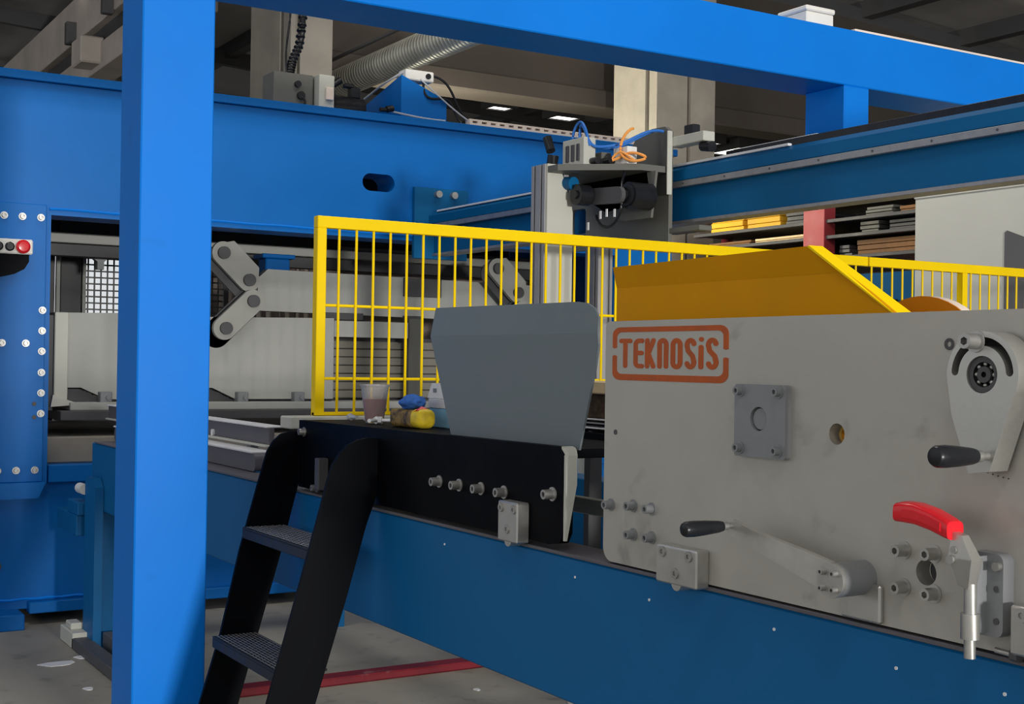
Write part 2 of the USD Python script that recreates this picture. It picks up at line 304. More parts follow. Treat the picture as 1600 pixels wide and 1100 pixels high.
part(P, 'weld_bead', tube([(.9 + .06 * i, 6.655, .118 + .003 * (i % 2)) for i in range(14)], .007, 6), 'blue', 'bright weld line along the foot of the press')
for x, z in [(1.19, 1.957), (1.273, 1.957), (1.358, 1.957), (1.105, 1.957), (1.393, 1.513), (1.393, 1.414), (1.393, 1.316), (1.393, 1.214), (1.393, 1.116), (1.393, 1.017), (1.19, 1.353), (1.298, 1.353), (1.264, .747), (1.349, .747), (1.18, .747)]:
    part(P, 'bolt', bolt((x if x < 1.39 else 1.372, 6.58, z), (0, -1, 0), .0125, .018), 'bolt')
for x, z in [(1.341, 1.064), (1.342, 1.0)]: part(P, 'pin_hole', cyl((x, 6.574, z), (x, 6.582, z), .010, 14), 'dark_grey', 'small dark hole in the column plate')
part(P, 'cable_hole', cyl((1.19, 6.65, .285), (1.19, 6.66, .285), .028, 18), 'dark_grey', 'dark round hole low in the press bed')
# inside the press window
part(P, 'bolster', bx(1.43, 4.74, 6.72, 8.4, .766, .895, .006), 'concrete', 'mottled grey steel bolster plate')
part(P, 'die_shoe', bx(1.50, 4.5, 6.74, 7.6, .975, 1.022, .003), 'dark_grey', 'black bar under the die')
part(P, 'die_ledge', bx(1.56, 4.5, 6.80, 7.6, 1.022, 1.062, .003), 'grey_plate')
for x0, x1 in ((1.56, 2.235), (2.25, 3.02)):
    part(P, 'die_plate', py([(x0, 1.515), (x1, 1.53), (x1, 1.075), (x0 + .20, 1.075), (x0 + .07, 1.135), (x0, 1.135)], 6.88, 6.95), 'grey_plate', smooth=False)
    part(P, 'die_plate_backing', py([(x0 - .005, 1.128), (x0 + .065, 1.128), (x0 + .195, 1.066), (x1, 1.066), (x1, 1.05), (x0 - .005, 1.05)], 6.9, 6.96), 'dark_grey', smooth=False)
for x in (1.745, 2.475, 2.80): part(P, 'clamp', cat(bx(x - .03, x + .03, 6.83, 6.90, 1.045, 1.115, .004), cyl((x + .01, 6.82, 1.085), (x + .01, 6.84, 1.085), .012, 10)), 'cap_grey')
part(P, 'side_guide', bx(1.488, 1.555, 6.84, 6.98, 1.06, 1.515, .004), 'pale_plate')
part(P, 'side_guide_slot', bx(1.455, 1.487, 6.86, 6.98, 1.02, 1.50), 'dark_grey')
part(P, 'side_guide_foot', hull([(1.47, 6.82, 1.04), (1.62, 6.82, 1.05), (1.47, 6.9, 1.04), (1.62, 6.9, 1.05), (1.48, 6.82, 1.10), (1.48, 6.9, 1.10)]), 'pale_plate')
part(P, 'upper_plate', py([(2.60, 1.562), (4.6, 1.54), (4.6, 1.775), (2.66, 1.795), (2.60, 1.74)], 6.98, 7.05), 'grey_plate', smooth=False)
part(P, 'upper_plate_window', bx(3.50, 3.745, 6.955, 6.98, 1.675, 1.785), 'dark_grey')
part(P, 'upper_plate_window', bx(3.50, 3.62, 6.955, 6.98, 1.40, 1.56), 'dark_grey')
for sx in (0, 1.71):
    def cap(a, b, r): return unary_union([LineString([a, b]).buffer(r, 8)])
    part(P, 'link_arm', py(unary_union([cap((2.355 + sx, 1.86), (2.50 + sx, 1.72), .062), Polygon([(2.345 + sx, 1.90), (2.41 + sx, 1.915), (2.545 + sx, 1.785), (2.54 + sx, 1.72)]).buffer(.012)]), 6.84, 6.87), 'link_grey', 'grey linkage arm with dark pivot pins')
    part(P, 'link_arm', py(cap((2.355 + sx, 1.455), (2.51 + sx, 1.605), .062), 6.80, 6.83), 'link_grey', 'grey linkage arm with dark pivot pins')
    part(P, 'link_arm_rear', py(cap((2.335 + sx, 1.425), (2.515 + sx, 1.60), .075), 6.88, 6.89), 'dark_grey')
    part(P, 'link_arm_rear', py(cap((2.34 + sx, 1.83), (2.50 + sx, 1.675), .070), 6.89, 6.90), 'dark_grey')
    for x, z, y in ((2.355, 1.86, 6.82), (2.50, 1.72, 6.82), (2.51, 1.605, 6.78), (2.36, 1.455, 6.78)):
        part(P, 'pivot_pin', cyl((x + sx, y, z), (x + sx, y + .05, z), .034, 18), 'dark_grey')
part(P, 'cross_rail', bx(1.55, 4.9, 7.55, 7.65, 1.925, 1.975, .004), 'grey_plate')
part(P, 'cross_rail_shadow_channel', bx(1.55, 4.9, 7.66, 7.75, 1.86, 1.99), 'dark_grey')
part(P, 'hanging_bracket', py([(1.912, 1.95), (1.985, 1.95), (1.985, 1.86), (1.968, 1.845), (1.968, 1.80), (1.93, 1.80), (1.93, 1.845), (1.912, 1.86)], 7.8, 7.85), 'cap_grey')
part(P, 'cylinder_block', cat(bx(2.76, 2.91, 7.28, 7.4, 1.795, 1.88, .006), bx(2.735, 2.935, 7.26, 7.42, 1.88, 1.905, .004)), 'press_blue', 'small blue cylinder block')
for x in (1.815, 1.97): part(P, 'guide_post', bx(x, x + .022, 8.32, 8.36, .9, 2.05), 'grey_plate')
part(P, 'rear_cover', bx(1.5, 5.1, 8.42, 8.46, 2.05, 2.6), 'dark_grey'); part(P, 'rear_cover', bx(1.62, 1.80, 8.3, 8.34, .9, 2.15), 'dark_grey'); part(P, 'rear_cover', bx(1.845, 1.965, 8.34, 8.38, .9, 2.15), 'dark_grey')
part(P, 'rear_panel', bx(3.55, 5.1, 8.0, 8.04, .9, 2.04), 'pink_panel', 'pinkish beige rear panel')
part(P, 'dark_slot_bar', bx(2.93, 3.24, 6.965, 6.979, 1.525, 1.565), 'dark_grey')
part(P, 'middle_plate', bx(3.03, 3.50, 6.9, 6.94, 1.425, 1.518, .003), 'grey_plate')
part(P, 'middle_post', bx(3.52, 3.60, 6.93, 7.0, 1.0, 1.545, .003), 'carriage_grey')
for k in range(7): part(P, 'louvre_slat', bx(3.05, 3.95, 7.05, 7.10, 1.075 + .048 * k, 1.119 + .048 * k, .004), 'louvre_grey')
part(P, 'louvre_back', bx(3.03, 3.97, 7.11, 7.13, 1.05, 1.43), 'dark_grey')
# rear guard mesh and slats seen through the press window
t = thing('mesh_guard', 'grey wire mesh guard seen through the press window left of the post', 'guard', (2.2, 8.85, 0))
for k in range(25): part(t, 'upright_wire', bx(2.0 + .042 * k, 2.010 + .042 * k, 8.85, 8.857, .9, 2.25, .001), 'mesh_wire')
for k in range(26): part(t, 'cross_wire', bx(1.97, 3.05, 8.858, 8.864, 1.22 + .042 * k, 1.230 + .042 * k, .001), 'mesh_wire')
part(t, 'frame', cat(bx(1.95, 1.985, 8.84, 8.88, 0, 2.3), bx(3.05, 3.085, 8.84, 8.88, 0, 2.3)), 'mesh_wire')
t = thing('slat_guard', 'guard of upright pale slats behind the press window beside the blue cylinder block', 'guard', (3.4, 9.3, 0))
for k in range(12): part(t, 'slat', bx(3.05 + .075 * k, 3.085 + .075 * k, 9.3, 9.33, 0, 2.25, .002), 'pink_panel')
part(t, 'slat_rail', bx(3.03, 3.95, 9.33, 9.36, .2, .26), 'mesh_wire'); part(t, 'slat_rail', bx(3.03, 3.95, 9.33, 9.36, 2.2, 2.24), 'mesh_wire')
w = thing('window_1', 'bright daylit window in the far hall wall behind the mesh guard', 'window', (6, 29.9, 3), kind='structure')
part(w, 'pane', bx(5.6, 9.6, 29.9, 29.95, .9, 5.6), 'window_glow')
part(w, 'window_frame', cat(bx(5.5, 5.6, 29.8, 30, .8, 5.7), bx(9.6, 9.7, 29.8, 30, .8, 5.7), bx(5.6, 9.6, 29.8, 30, .8, .9), bx(5.6, 9.6, 29.8, 30, 5.6, 5.7)), 'mesh_wire')

# push-button box
t = thing('push_button_box', 'white push-button station with red mushroom button on the blue press column', 'control box', (1.2, 6.5, 1.8))
part(t, 'housing', bx(1.06, 1.30, 6.46, 6.56, 1.768, 1.838, .006), 'white_plastic')
part(t, 'emergency_button', lathe([(0, 0), (.012, 0), (.012, .012), (.032, .014), (.032, .024), (.022, .034), (0, .036)], (1.252, 6.46, 1.802), (0, -1, 0)), 'red', 'red mushroom emergency button')
for x in (1.195, 1.145): part(t, 'push_button', lathe([(0, 0), (.021, 0), (.021, .010), (.015, .014), (0, .014)], (x, 6.46, 1.801), (0, -1, 0)), 'black_rubber', 'black push button')
part(t, 'bracket', py(Polygon([(1.0, 1.768), (1.285, 1.768), (1.285, 1.735), (1.265, 1.70), (1.22, 1.675), (1.16, 1.66), (1.0, 1.66)]), 6.47, 6.58), 'black', 'black mounting bracket')

# blue sensor box and gear on top of the press
t = thing('sensor_box', 'blue wedge-shaped cover box standing on the top of the press', 'machine cover', (3.4, 6.75, 2.655))
part(t, 'cover', hull([(3.31, 6.66, 2.656), (3.31, 6.66, 2.905), (3.60, 6.66, 2.656), (3.60, 6.66, 2.79), (3.31, 7.85, 2.656), (3.60, 7.85, 2.656), (3.33, 7.85, 2.662)]), 'press_blue', smooth=False)
part(t, 'lamp_unit', bx(3.34, 3.52, 6.665, 6.76, 2.885, 2.945, .006), 'white_plastic', 'white sensor unit on top')
part(t, 'lamp_lens', cyl((3.48, 6.655, 2.915), (3.48, 6.668, 2.915), .016, 14), 'black_rubber')
part(t, 'cable', tube([(3.36, 6.69, 2.945), (3.30, 6.75, 2.90), (3.30, 7.0, 2.865), (3.29, 7.3, 2.80), (3.28, 7.7, 2.71)], .006), 'wire_grey', 'pale cable')
part(t, 'cable', tube([(3.42, 6.68, 2.91), (3.52, 6.64, 2.82), (3.64, 6.64, 2.74), (3.74, 6.62, 2.675)], .005), 'wire_grey', 'pale cable')
part(t, 'cable', tube([(3.46, 6.68, 2.90), (3.52, 6.645, 2.79), (3.60, 6.645, 2.79), (3.66, 6.64, 2.70), (3.68, 6.62, 2.662)], .007), 'black_rubber', 'black cable')
part(t, 'cable', tube([(3.50, 6.68, 2.925), (3.62, 6.66, 2.86), (3.66, 6.65, 2.78), (3.76, 6.62, 2.67)], .007), 'black_rubber', 'black cable')
part(t, 'cable', tube([(3.20, 6.62, 2.685), (3.28, 6.63, 2.68), (3.40, 6.62, 2.668), (3.56, 6.60, 2.662)], .006), 'wire_grey', 'pale cable')
part(t, 'plug', cat(cyl((3.16, 6.62, 2.685), (3.20, 6.62, 2.688), .012, 12), cyl((3.20, 6.62, 2.69), (3.24, 6.62, 2.70), .018, 12)), 'black_rubber')
t = thing('perforated_cable_tray', 'pale perforated cable tray lying along the top of the press to the right', 'cable tray', (4, 6.7, 2.656))
tray = m3.Manifold.cube((1.25, .05, .036)).translate((3.72, 6.60, 2.657))
for k in range(20): tray = tray - m3.Manifold.cube((.034, .2, .012)).translate((3.74 + .061 * k, 6.5, 2.671))
part(t, 'tray', tm(tray), 'cream', smooth=False)
t = thing('terminal_cabinet', 'grey terminal box with black plugs on top of the press by the left column', 'box', (2.7, 6.75, 2.655))
part(t, 'body', bx(2.60, 2.83, 6.78, 6.95, 2.656, 2.86, .004), 'carriage_grey')
part(t, 'side_box', bx(2.84, 2.93, 6.72, 6.86, 2.656, 2.86, .004), 'pale_plate')
part(t, 'plug', cyl((2.755, 6.76, 2.74), (2.755, 6.78, 2.74), .022, 14), 'black_rubber'); part(t, 'plug', cyl((2.735, 6.76, 2.80), (2.735, 6.78, 2.80), .018, 14), 'black_rubber')
part(t, 'lead', tube([(2.755, 6.765, 2.73), (2.77, 6.75, 2.70), (2.74, 6.74, 2.668), (2.70, 6.74, 2.662)], .007), 'black_rubber')
part(t, 'fitting', bx(2.875, 2.92, 6.70, 6.72, 2.72, 2.79, .004), 'cream')
t = thing('corrugated_hose', 'black corrugated cable hose dropping in front of the upper left column', 'hose', (2.75, 6.9, 2.86))
hp = [(2.72, 6.85, 2.875), (2.74, 6.87, 2.945), (2.80, 6.92, 3.05), (2.83, 6.95, 3.2), (2.86, 6.98, 3.5)]
part(t, 'hose', tube(hp, .018, 10), 'black_rubber')
for k in range(18):
    f = k / 17; q = np.array([np.interp(f * 4, range(5), [p[i] for p in hp]) for i in range(3)]); part(t, 'rib', lathe([(.014, -.006), (.026, -.004), (.026, .004), (.014, .006)], q, (.1, .12, .95), 12), 'black_rubber')
part(t, 'thin_lead', tube([(2.70, 6.84, 2.86), (2.70, 6.86, 3.0), (2.72, 6.88, 3.12), (2.70, 6.9, 3.45)], .006), 'black_rubber')
t = thing('servo_motor', 'black servo motor and valve with plugs on the press top left of the blue cover', 'motor', (3.05, 6.9, 2.655))
part(t, 'motor_body', cat(cyl((2.98, 7.0, 2.74), (3.22, 7.0, 2.74), .075, 20), bx(2.97, 3.02, 6.91, 7.09, 2.656, 2.825, .006)), 'black_rubber')
part(t, 'connector', cat(cyl((3.02, 6.98, 2.80), (3.02, 6.98, 2.87), .022, 14), cyl((3.02, 6.98, 2.86), (3.08, 6.98, 2.90), .020, 14)), 'black_rubber')
part(t, 'connector', cat(bx(3.14, 3.20, 6.96, 7.02, 2.80, 2.87, .008), bx(3.10, 3.16, 6.96, 7.0, 2.86, 2.885, .006)), 'black_rubber')

# ================================================================== machine bed (long blue beam along the line)
t = thing('machine_bed', 'long dark blue machine bed beam running diagonally from the press to the lower right', 'machine bed', (1.5, 3.0, 0))
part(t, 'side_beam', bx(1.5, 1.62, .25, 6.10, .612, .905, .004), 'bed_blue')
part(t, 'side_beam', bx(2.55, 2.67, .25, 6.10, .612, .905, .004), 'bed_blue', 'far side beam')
for y in (.6, 2.0, 4.3, 5.9): part(t, 'cross_member', bx(1.62, 2.55, y, y + .12, .64, .86), 'bed_blue')
part(t, 'top_strip', bx(1.497, 1.60, .25, 6.05, .9055, .912, .001), 'channel_grey', 'bare steel strip along the top edge')
leg = Polygon([(5.88, .0), (6.06, .0), (6.06, .735), (6.03, .758), (5.93, .758), (5.88, .72)])
part(t, 'leg', px(leg, 1.462, 1.498), 'bed_blue')
part(t, 'leg', bx(1.50, 1.62, 5.90, 6.05, .0, .612), 'bed_blue'); part(t, 'leg', bx(2.55, 2.67, 5.90, 6.05, 0, .612), 'bed_blue')
part(t, 'leg', bx(1.66, 1.78, .3, .45, 0, .612), 'bed_blue'); part(t, 'leg', bx(2.55, 2.67, .3, .45, 0, .612), 'bed_blue')
part(t, 'bolt', cat(cyl((1.47, 6.19, .693), (1.47, 6.10, .693), .024, 14)), 'white_plastic', 'white end stop')
part(t, 'stop_block', bx(1.44, 1.50, 6.10, 6.30, .575, .635, .004), 'bed_blue')
part(t, 'stop_block_shelf', bx(1.44, 1.62, 6.12, 6.50, .48, .575, .004), 'bed_blue')
part(t, 'foot', cat(bx(1.40, 1.50, 5.98, 6.22, 0, .07, .004), bx(1.41, 1.46, 6.06, 6.16, .07, .10, .004)), 'pale_plate', 'pale steel foot clamp')
for y, z in ((1.955, .862), (1.62, .868), (1.36, .858), (1.17, .862), (2.2, .868), (2.75, .865)): part(t, 'paint_chip', cyl((1.4985, y, z), (1.5003, y, z), .0028, 8), 'sheet_white', 'tiny pale paint chip')
for y, z in ((1.62, .70), (1.335, .62)): part(t, 'drilled_hole', cyl((1.4985, y, z), (1.5003, y, z), .004, 10), 'dark_grey', 'small dark hole')
part(t, 'bolt', bolt((1.53, 2.25, .612), (0, -.3, -1), .014, .02), 'bolt')
single('floor_skid', cat(bx(1.40, 1.47, 4.3, 6.0, 0, .05, .004), bx(1.50, 1.58, 4.3, 5.86, 0, .09, .004)), 'dark_grey', 'dark steel skid rail on the floor under the far end of the machine bed', 'rail')
t = thing('guide_channel', 'grey steel guide channel with rounded end lying on the machine bed behind the ladder', 'rail', (1.6, 5.0, .912))
part(t, 'channel', px(rrect(4.25, 6.05, .915, .975, .02), 1.585, 1.65), 'channel_grey')
part(t, 'top_lip', bx(1.58, 1.652, 4.27, 6.05, .975, .983), 'sheet_white')
t = thing('conveyor_side_rail', 'pale grey conveyor side rail in front of the press bed, partly behind the post', 'rail', (1.62, 5.2, 1.0))
part(t, 'side_plate', bx(1.66, 1.68, 4.32, 6.45, 1.0, 1.058), 'channel_grey'); part(t, 'top_lip', bx(1.65, 1.72, 4.32, 6.45, 1.058, 1.064), 'sheet_white'); part(t, 'bottom_lip', bx(1.645, 1.70, 4.32, 6.45, .992, 1.0), 'pale_plate')
for k in range(14): part(t, 'roller_pin', cyl((1.652, 4.9 + .1 * k, 1.012), (1.662, 4.9 + .1 * k, 1.012), .014, 10), 'sheet_white')
for y in (4.5, 6.3): part(t, 'stand', bx(1.67, 1.70, y, y + .05, .984, 1.0), 'cap_grey')
for y in (4.5, 6.0): part(t, 'stand', bx(1.66, 1.69, y, y + .04, .905, 1.0), 'cap_grey')

# ================================================================== access platform and ladder
t = thing('work_platform', 'black steel work platform with bolted side plate beside the ladder', 'platform', (1.5, 3.0, .9))
part(t, 'side_plate', px(Polygon([(2.26, .928), (2.30, .922), (3.66, .922), (3.66, 1.118), (2.262, 1.126), (2.246, 1.112), (2.246, .95)]), 1.5, 1.523), 'black')
part(t, 'plate_edge', cat(py([(1.4995, 1.110), (1.527, 1.110), (1.527, 1.05), (1.5045, .935), (1.4995, .935)], 2.238, 2.2455), hull([(x, y, z) for x in (1.501, 1.527) for y, z in ((2.238, 1.110), (2.2405, 1.119), (2.247, 1.1255), (2.258, 1.1275), (2.258, 1.110))])), 'pale_plate', 'bare steel end edge of the black side plate')
part(t, 'deck', bx(1.523, 1.80, 2.30, 3.664, 1.098, 1.1175, .002), 'black')
part(t, 'end_plate', bx(1.524, 1.80, 3.665, 3.685, .93, 1.116), 'black')
for y, z in [(2.781, 1.011), (2.683, 1.011), (2.582, 1.012), (2.481, 1.013), (2.287, 1.027)]: part(t, 'bolt', bolt((1.5, y, z), (-1, 0, 0), .0105, .022), 'bolt')
part(t, 'bolt', bolt((1.5, 3.62, 1.085), (-1, 0, 0), .010, .016), 'bolt'); part(t, 'bolt', bolt((1.5, 3.52, .93), (-1, 0, 0), .009, .016), 'cap_grey')
part(t, 'hinge_tab', bx(1.47, 1.5, 3.44, 3.47, .93, 1.02), 'dark_grey')
def clamp_block(parent, y0, y1, z0, z1, x0=1.468, edge='steel_part'):
    b = part(parent, 'clamp_block', bx(x0, 1.5, y0, y1, z0, z1, .003), edge, 'bolted steel clamp block on the beam edge')
    for fy, fz in ((.82, .83), (.18, .83), (.5, .32)):
        y, z = y0 + fy * (y1 - y0), z0 + fz * (z1 - z0)
        ring = m3.Manifold.cylinder(.004, .0095, .0095, 20) - m3.Manifold.cylinder(.01, .0045, .0045, 6).translate((0, 0, -.002))
        s = tm(ring); s.apply_transform(trimesh.geometry.align_vectors([0, 0, 1], [-1, 0, 0])); s.apply_translation((x0 + .001, y, z)); part(b, 'screw', s, 'bolt')
    part(b, 'rounded_nose', cyl((x0 + .002, (y0 + y1) / 2, z0 + .004), (1.498, (y0 + y1) / 2, z0 + .004), .014, 16), edge)
clamp_block(t, 2.375, 2.455, .914, 1.0)

t = thing('access_ladder', 'black steel access ladder with rounded side plates leaning on the work platform', 'ladder', (1.2, 3.4, 0))
string_l = Polygon([(1.499, 1.085), (1.47, 1.086), (1.441, 1.078), (1.418, 1.058), (1.399, 1.028), (1.375, .945), (1.32, .745), (1.267, .51), (1.209, .317), (1.12, 0), (1.235, 0), (1.322, .303), (1.447, .737), (1.475, .848), (1.499, .94)])
string = Polygon([(1.499, 1.094), (1.47, 1.0965), (1.445, 1.092), (1.415, 1.079), (1.392, 1.058), (1.372, 1.028), (1.358, .985), (1.343, .925), (1.294, .749), (1.205, .436), (1.082, 0), (1.203, 0), (1.334, .421), (1.418, .691), (1.469, .87), (1.499, .95)])
part(t, 'stringer', py(string, 3.12, 3.132), 'black'); part(t, 'stringer', py(string_l, 3.65, 3.662), 'black')
def tread(z, x0, x1):
    tr = part(t, 'tread', cat(bx(x0, x1, 3.132, 3.65, z - .006, z), bx(x0, x0 + .006, 3.132, 3.65, z - .032, z - .006)), 'tread')
    bumps = []
    for i in range(11):
        for k in range(42):
            s = 1 if (i + k) % 2 else -1; x = x0 + .012 + i * (x1 - x0 - .02) / 10; y = 3.14 + k * .0122; d = .0045
            bumps.append(hull([(x - d * .8, y - s * d, z), (x + d * .8, y + s * d, z), (x - d * .4, y + s * d * .6, z), (x + d * .4, y - s * d * .6, z), (x, y, z + .0022)]))
    part(tr, 'diamond_relief', cat(bumps), 'strip_grey', kind='stuff', smooth=False)
tread(.812, 1.326, 1.455); tread(.506, 1.242, 1.372); tread(.20, 1.155, 1.285)

# guard sheet on the platform
t = thing('guard_sheet', 'curved grey sheet metal guard standing on the black work platform', 'guard', (1.54, 2.6, 1.118))
low = Polygon([(2.915, 1.361), (2.8, 1.119), (2.252, 1.119), (2.2, 1.285), (2.188, 1.335), (2.192, 1.361)])
part(t, 'sheet', px(low, 1.54, 1.545), 'guard_grey')
up = px(Polygon([(2.915, 1.361), (2.935, 1.432), (2.30, 1.428), (2.262, 1.424), (2.228, 1.412), (2.205, 1.392), (2.192, 1.361)]), 1.54, 1.545)
up.vertices[:, 0] += (up.vertices[:, 2] - 1.361) * .35
part(t, 'bent_top', up, 'guard_grey', 'upper part bent slightly backwards')
part(t, 'foot_flange', bx(1.545, 1.58, 2.45, 2.70, 1.1185, 1.1225), 'guard_grey')

# ------------------------------------------------------------------ small things on the platform
DZ = 1.1175
t = thing('plastic_cup', 'clear plastic cup half full of red drink on the black platform', 'cup', (1.64, 3.44, DZ))
def cup_wall(r0, r1, h, th): return [(0, 0), (r0, 0), (r1, h), (r1 + .003, h), (r1 + .003, h + .003), (r1 - th, h + .003), (r0 - th, .004), (0, .004)]
part(t, 'cup_wall', lathe(cup_wall(.026, .041, .108, .0012), (1.64, 3.44, DZ + .0005), (0, 0, 1), 32), 'cup')
part(t, 'rim', lathe([(.0395, 0), (.0425, .001), (.0435, .004), (.042, .007), (.0395, .006)], (1.64, 3.44, DZ + .104), (0, 0, 1), 32), 'cup')
part(t, 'drink', lathe([(0, .008), (.0262, .008), (.0346, .070), (0, .070)], (1.64, 3.44, DZ), (0, 0, 1), 28), 'tea')
t = thing('snack_packet', 'small yellow and brown printed packet lying on the platform beside the carton', 'packet', (1.62, 3.13, DZ))
part(t, 'printed_wrap', rbox(1.602, 1.655, 3.132, 3.27, DZ + .001, DZ + .050, .012), 'packet_brown')
part(t, 'yellow_end', rbox(1.600, 1.657, 3.088, 3.150, DZ + .001, DZ + .053, .020), 'packet_yellow')
part(t, 'red_seal', hull([(1.605, 3.135, DZ + .045), (1.645, 3.135, DZ + .045), (1.605, 3.105, DZ + .05), (1.645, 3.105, DZ + .05), (1.625, 3.12, DZ + .06)]), 'red', 'red seal')
t = thing('blue_cloth', 'crumpled blue wiping cloth on top of the yellow packet', 'cloth', (1.63, 3.18, DZ + .05))
g_ = trimesh.creation.icosphere(3, .034); nn = meshkit.fbm(g_.vertices * 60, 3, 5); g_.vertices *= (.72 + .6 * nn)[:, None]; g_.apply_scale((1.0, 1.25, .62)); g_.apply_translation((1.635, 3.19, DZ + .067))
part(t, 'cloth', g_, 'blue_cloth', smooth=True)
t = thing('carton', 'white and light blue carton behind the yellow packet, against the grey guard sheet', 'carton', (1.72, 3.15, DZ))
part(t, 'box', bx(1.70, 1.75, 3.09, 3.22, DZ, DZ + .052, .002), 'carton_blue'); part(t, 'printed_band', bx(1.699, 1.751, 3.088, 3.222, DZ + .0525, DZ + .078, .001), 'sheet_white')
part(t, 'flap', hull([(x, y, z) for x, y, z in ((1.705, 3.24, DZ + .079), (1.745, 3.24, DZ + .079), (1.705, 3.10, DZ + .079), (1.745, 3.10, DZ + .079), (1.705, 3.215, DZ + .120), (1.745, 3.215, DZ + .120), (1.705, 3.11, DZ + .120), (1.745, 3.11, DZ + .120))]), 'white_plastic')
part(t, 'print_mark', bx(1.7035, 1.7055, 3.185, 3.205, DZ + .095, DZ + .106, .0005), 'cap_grey')
def fitting(x, y, a, lab):
    q = thing('loose_screw', lab, 'screw', (x, y, DZ))
    d = np.array([math.cos(a), math.sin(a), 0]); o = np.array([x, y, DZ + .0115])
    part(q, 'shank', cyl(o - d * .026, o + d * .02, .0055, 12), 'bright_steel'); part(q, 'head', cyl(o + d * .02, o + d * .031, .011, 6), 'bright_steel')
fitting(1.63, 3.56, 1.5, 'loose bright screw lying left of the plastic cup'); fitting(1.60, 3.365, .7, 'loose bright screw lying just right of the plastic cup')
fitting(1.64, 3.345, 2.4, 'loose bright screw midway between cup and packet'); fitting(1.66, 3.30, 1.1, 'loose bright screw lying beside the brown end of the packet')
for x, y, lab in ((1.69, 3.60, 'upright thin screw standing left of the cup'), (1.69, 3.41, 'upright thin screw standing right of the cup')):
    q = thing('upright_screw', lab, 'screw', (x, y, DZ)); part(q, 'shank', cyl((x, y, DZ), (x, y, DZ + .040), .0038, 10), 'bright_steel'); part(q, 'head', cyl((x, y, DZ), (x, y, DZ + .006), .009, 10), 'bright_steel')

# ================================================================== yellow safety fence
FY = 4.2
def fence(x0, x1, xs, label, posts):
    t = thing('safety_fence', label, 'fence', (x0, FY, 1.105))
    part(t, 'top_rail', bx(x0, x1, FY, FY + .037, 1.750, 1.791, .002), 'yellow')
    part(t, 'bottom_rail', bx(x0, x1, FY + .010, FY + .030, 1.105, 1.117, .002), 'yellow')
    for z in (1.485, 1.232): part(t, 'mid_rod', cyl((x0 + .02, FY + .022, z), (x1 - .02, FY + .022, z), .0052, 10), 'yellow')
    for p in posts: part(t, 'post', bx(p, p + .034, FY, FY + .037, 1.105, 1.750, .002), 'yellow')
    for x in xs: part(t, 'bar', cyl((x, FY + .014, 1.115), (x, FY + .014, 1.752), .0049, 10), 'yellow')
fence(1.778, 4.42, [1.864 + .0656 * k for k in range(39)], 'yellow safety fence panel with its end post behind the black platform', (1.778,))
fence(4.43, 6.9, [4.455 + .0663 * k for k in range(36)], 'yellow safety fence panel at the right in front of the grey cabinet', (5.047, 6.866))
t = thing('fence_support_beam', 'grey steel support beam under the yellow fence left of the platform', 'beam', (1.68, 4.2, 0))
part(t, 'beam', bx(1.676, 6.9, 4.17, 4.26, 1.062, 1.104, .004), 'pale_plate')
for x in (2.9, 4.7, 6.6): part(t, 'leg', bx(x, x + .06, 4.18, 4.25, 0, 1.062), 'pale_plate')

# ================================================================== gantry rail and carriage
t = thing('gantry_rail', 'heavy blue gantry rail crossing the upper right towards the press', 'rail', (3.5, 4, 1.9))
rp = Polygon([(3.485, 1.902), (3.56, 1.902), (3.58, 1.95), (3.58, 2.118), (3.565, 2.130), (3.475, 2.130), (3.45, 2.110), (3.45, 2.066), (3.485, 2.05)])
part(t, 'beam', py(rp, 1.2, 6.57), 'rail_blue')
part(t, 'rack_strip', bx(3.444, 3.466, 1.2, 6.57, 2.037, 2.062, .001), 'strip_grey', 'grey steel strip along the side')
part(t, 'cable_carrier', bx(3.50, 3.58, 1.2, 4.1, 2.129, 2.162, .002), 'black_rubber', 'black cable carrier on top')
part(t, 'linear_guide', bx(3.462, 3.482, 3.70, 6.5, 2.129, 2.139, .001), 'sheet_white', 'bright linear guide rail')
part(t, 'linear_guide', bx(3.53, 3.545, 3.62, 4.09, 2.163, 2.172, .001), 'sheet_white', 'bright linear guide rail')
part(t, 'lower_strip', bx(3.475, 3.56, 1.2, 6.57, 1.888, 1.902, .001), 'strip_grey')
for k in range(14): part(t, 'screw', cyl((3.442, 1.7 + .26 * k, 2.050), (3.4445, 1.7 + .26 * k, 2.050), .0045, 8), 'dark_grey')
part(t, 'end_plate', bx(3.36, 3.70, 6.571, 6.599, 1.87, 2.27), 'rail_blue')
for x in (3.50, 3.60): part(t, 'end_bolt', cat(cyl((x, 6.571, 2.235), (x, 6.54, 2.235), .02, 14)), 'bolt')
part(t, 'leg', bx(3.48, 3.56, 1.25, 1.37, 0, 1.888), 'rail_blue')

t = thing('robot_carriage', 'olive grey transfer carriage with motor and cables hanging on the gantry rail', 'carriage', (3.2, 4.6, 1.8))
plate = Polygon([(4.327, 1.80), (4.327, 2.265), (4.36, 2.288), (4.45, 2.29), (4.56, 2.26), (4.62, 2.20), (5.12, 2.165), (5.12, 1.81)])
part(t, 'back_plate', px(plate.difference(rrect(4.93, 5.05, 1.835, 2.0, .02)), 3.39, 3.41), 'carriage_grey')
part(t, 'edge_strip', bx(3.375, 3.40, 4.318, 4.326, 2.0, 2.265), 'pale_plate', 'pale edge strip')
part(t, 'shelf', pz(Polygon([(2.985, 4.55), (3.25, 4.335), (3.385, 4.335), (3.385, 4.9), (2.985, 4.62)]), 2.092, 2.118), 'carriage_grey', 'shelf carrying the valves')
part(t, 'gusset', px(Polygon([(4.33, 1.97), (4.36, 2.09), (4.85, 2.09), (4.80, 2.02), (4.65, 1.95)]), 3.30, 3.315), 'carriage_grey')
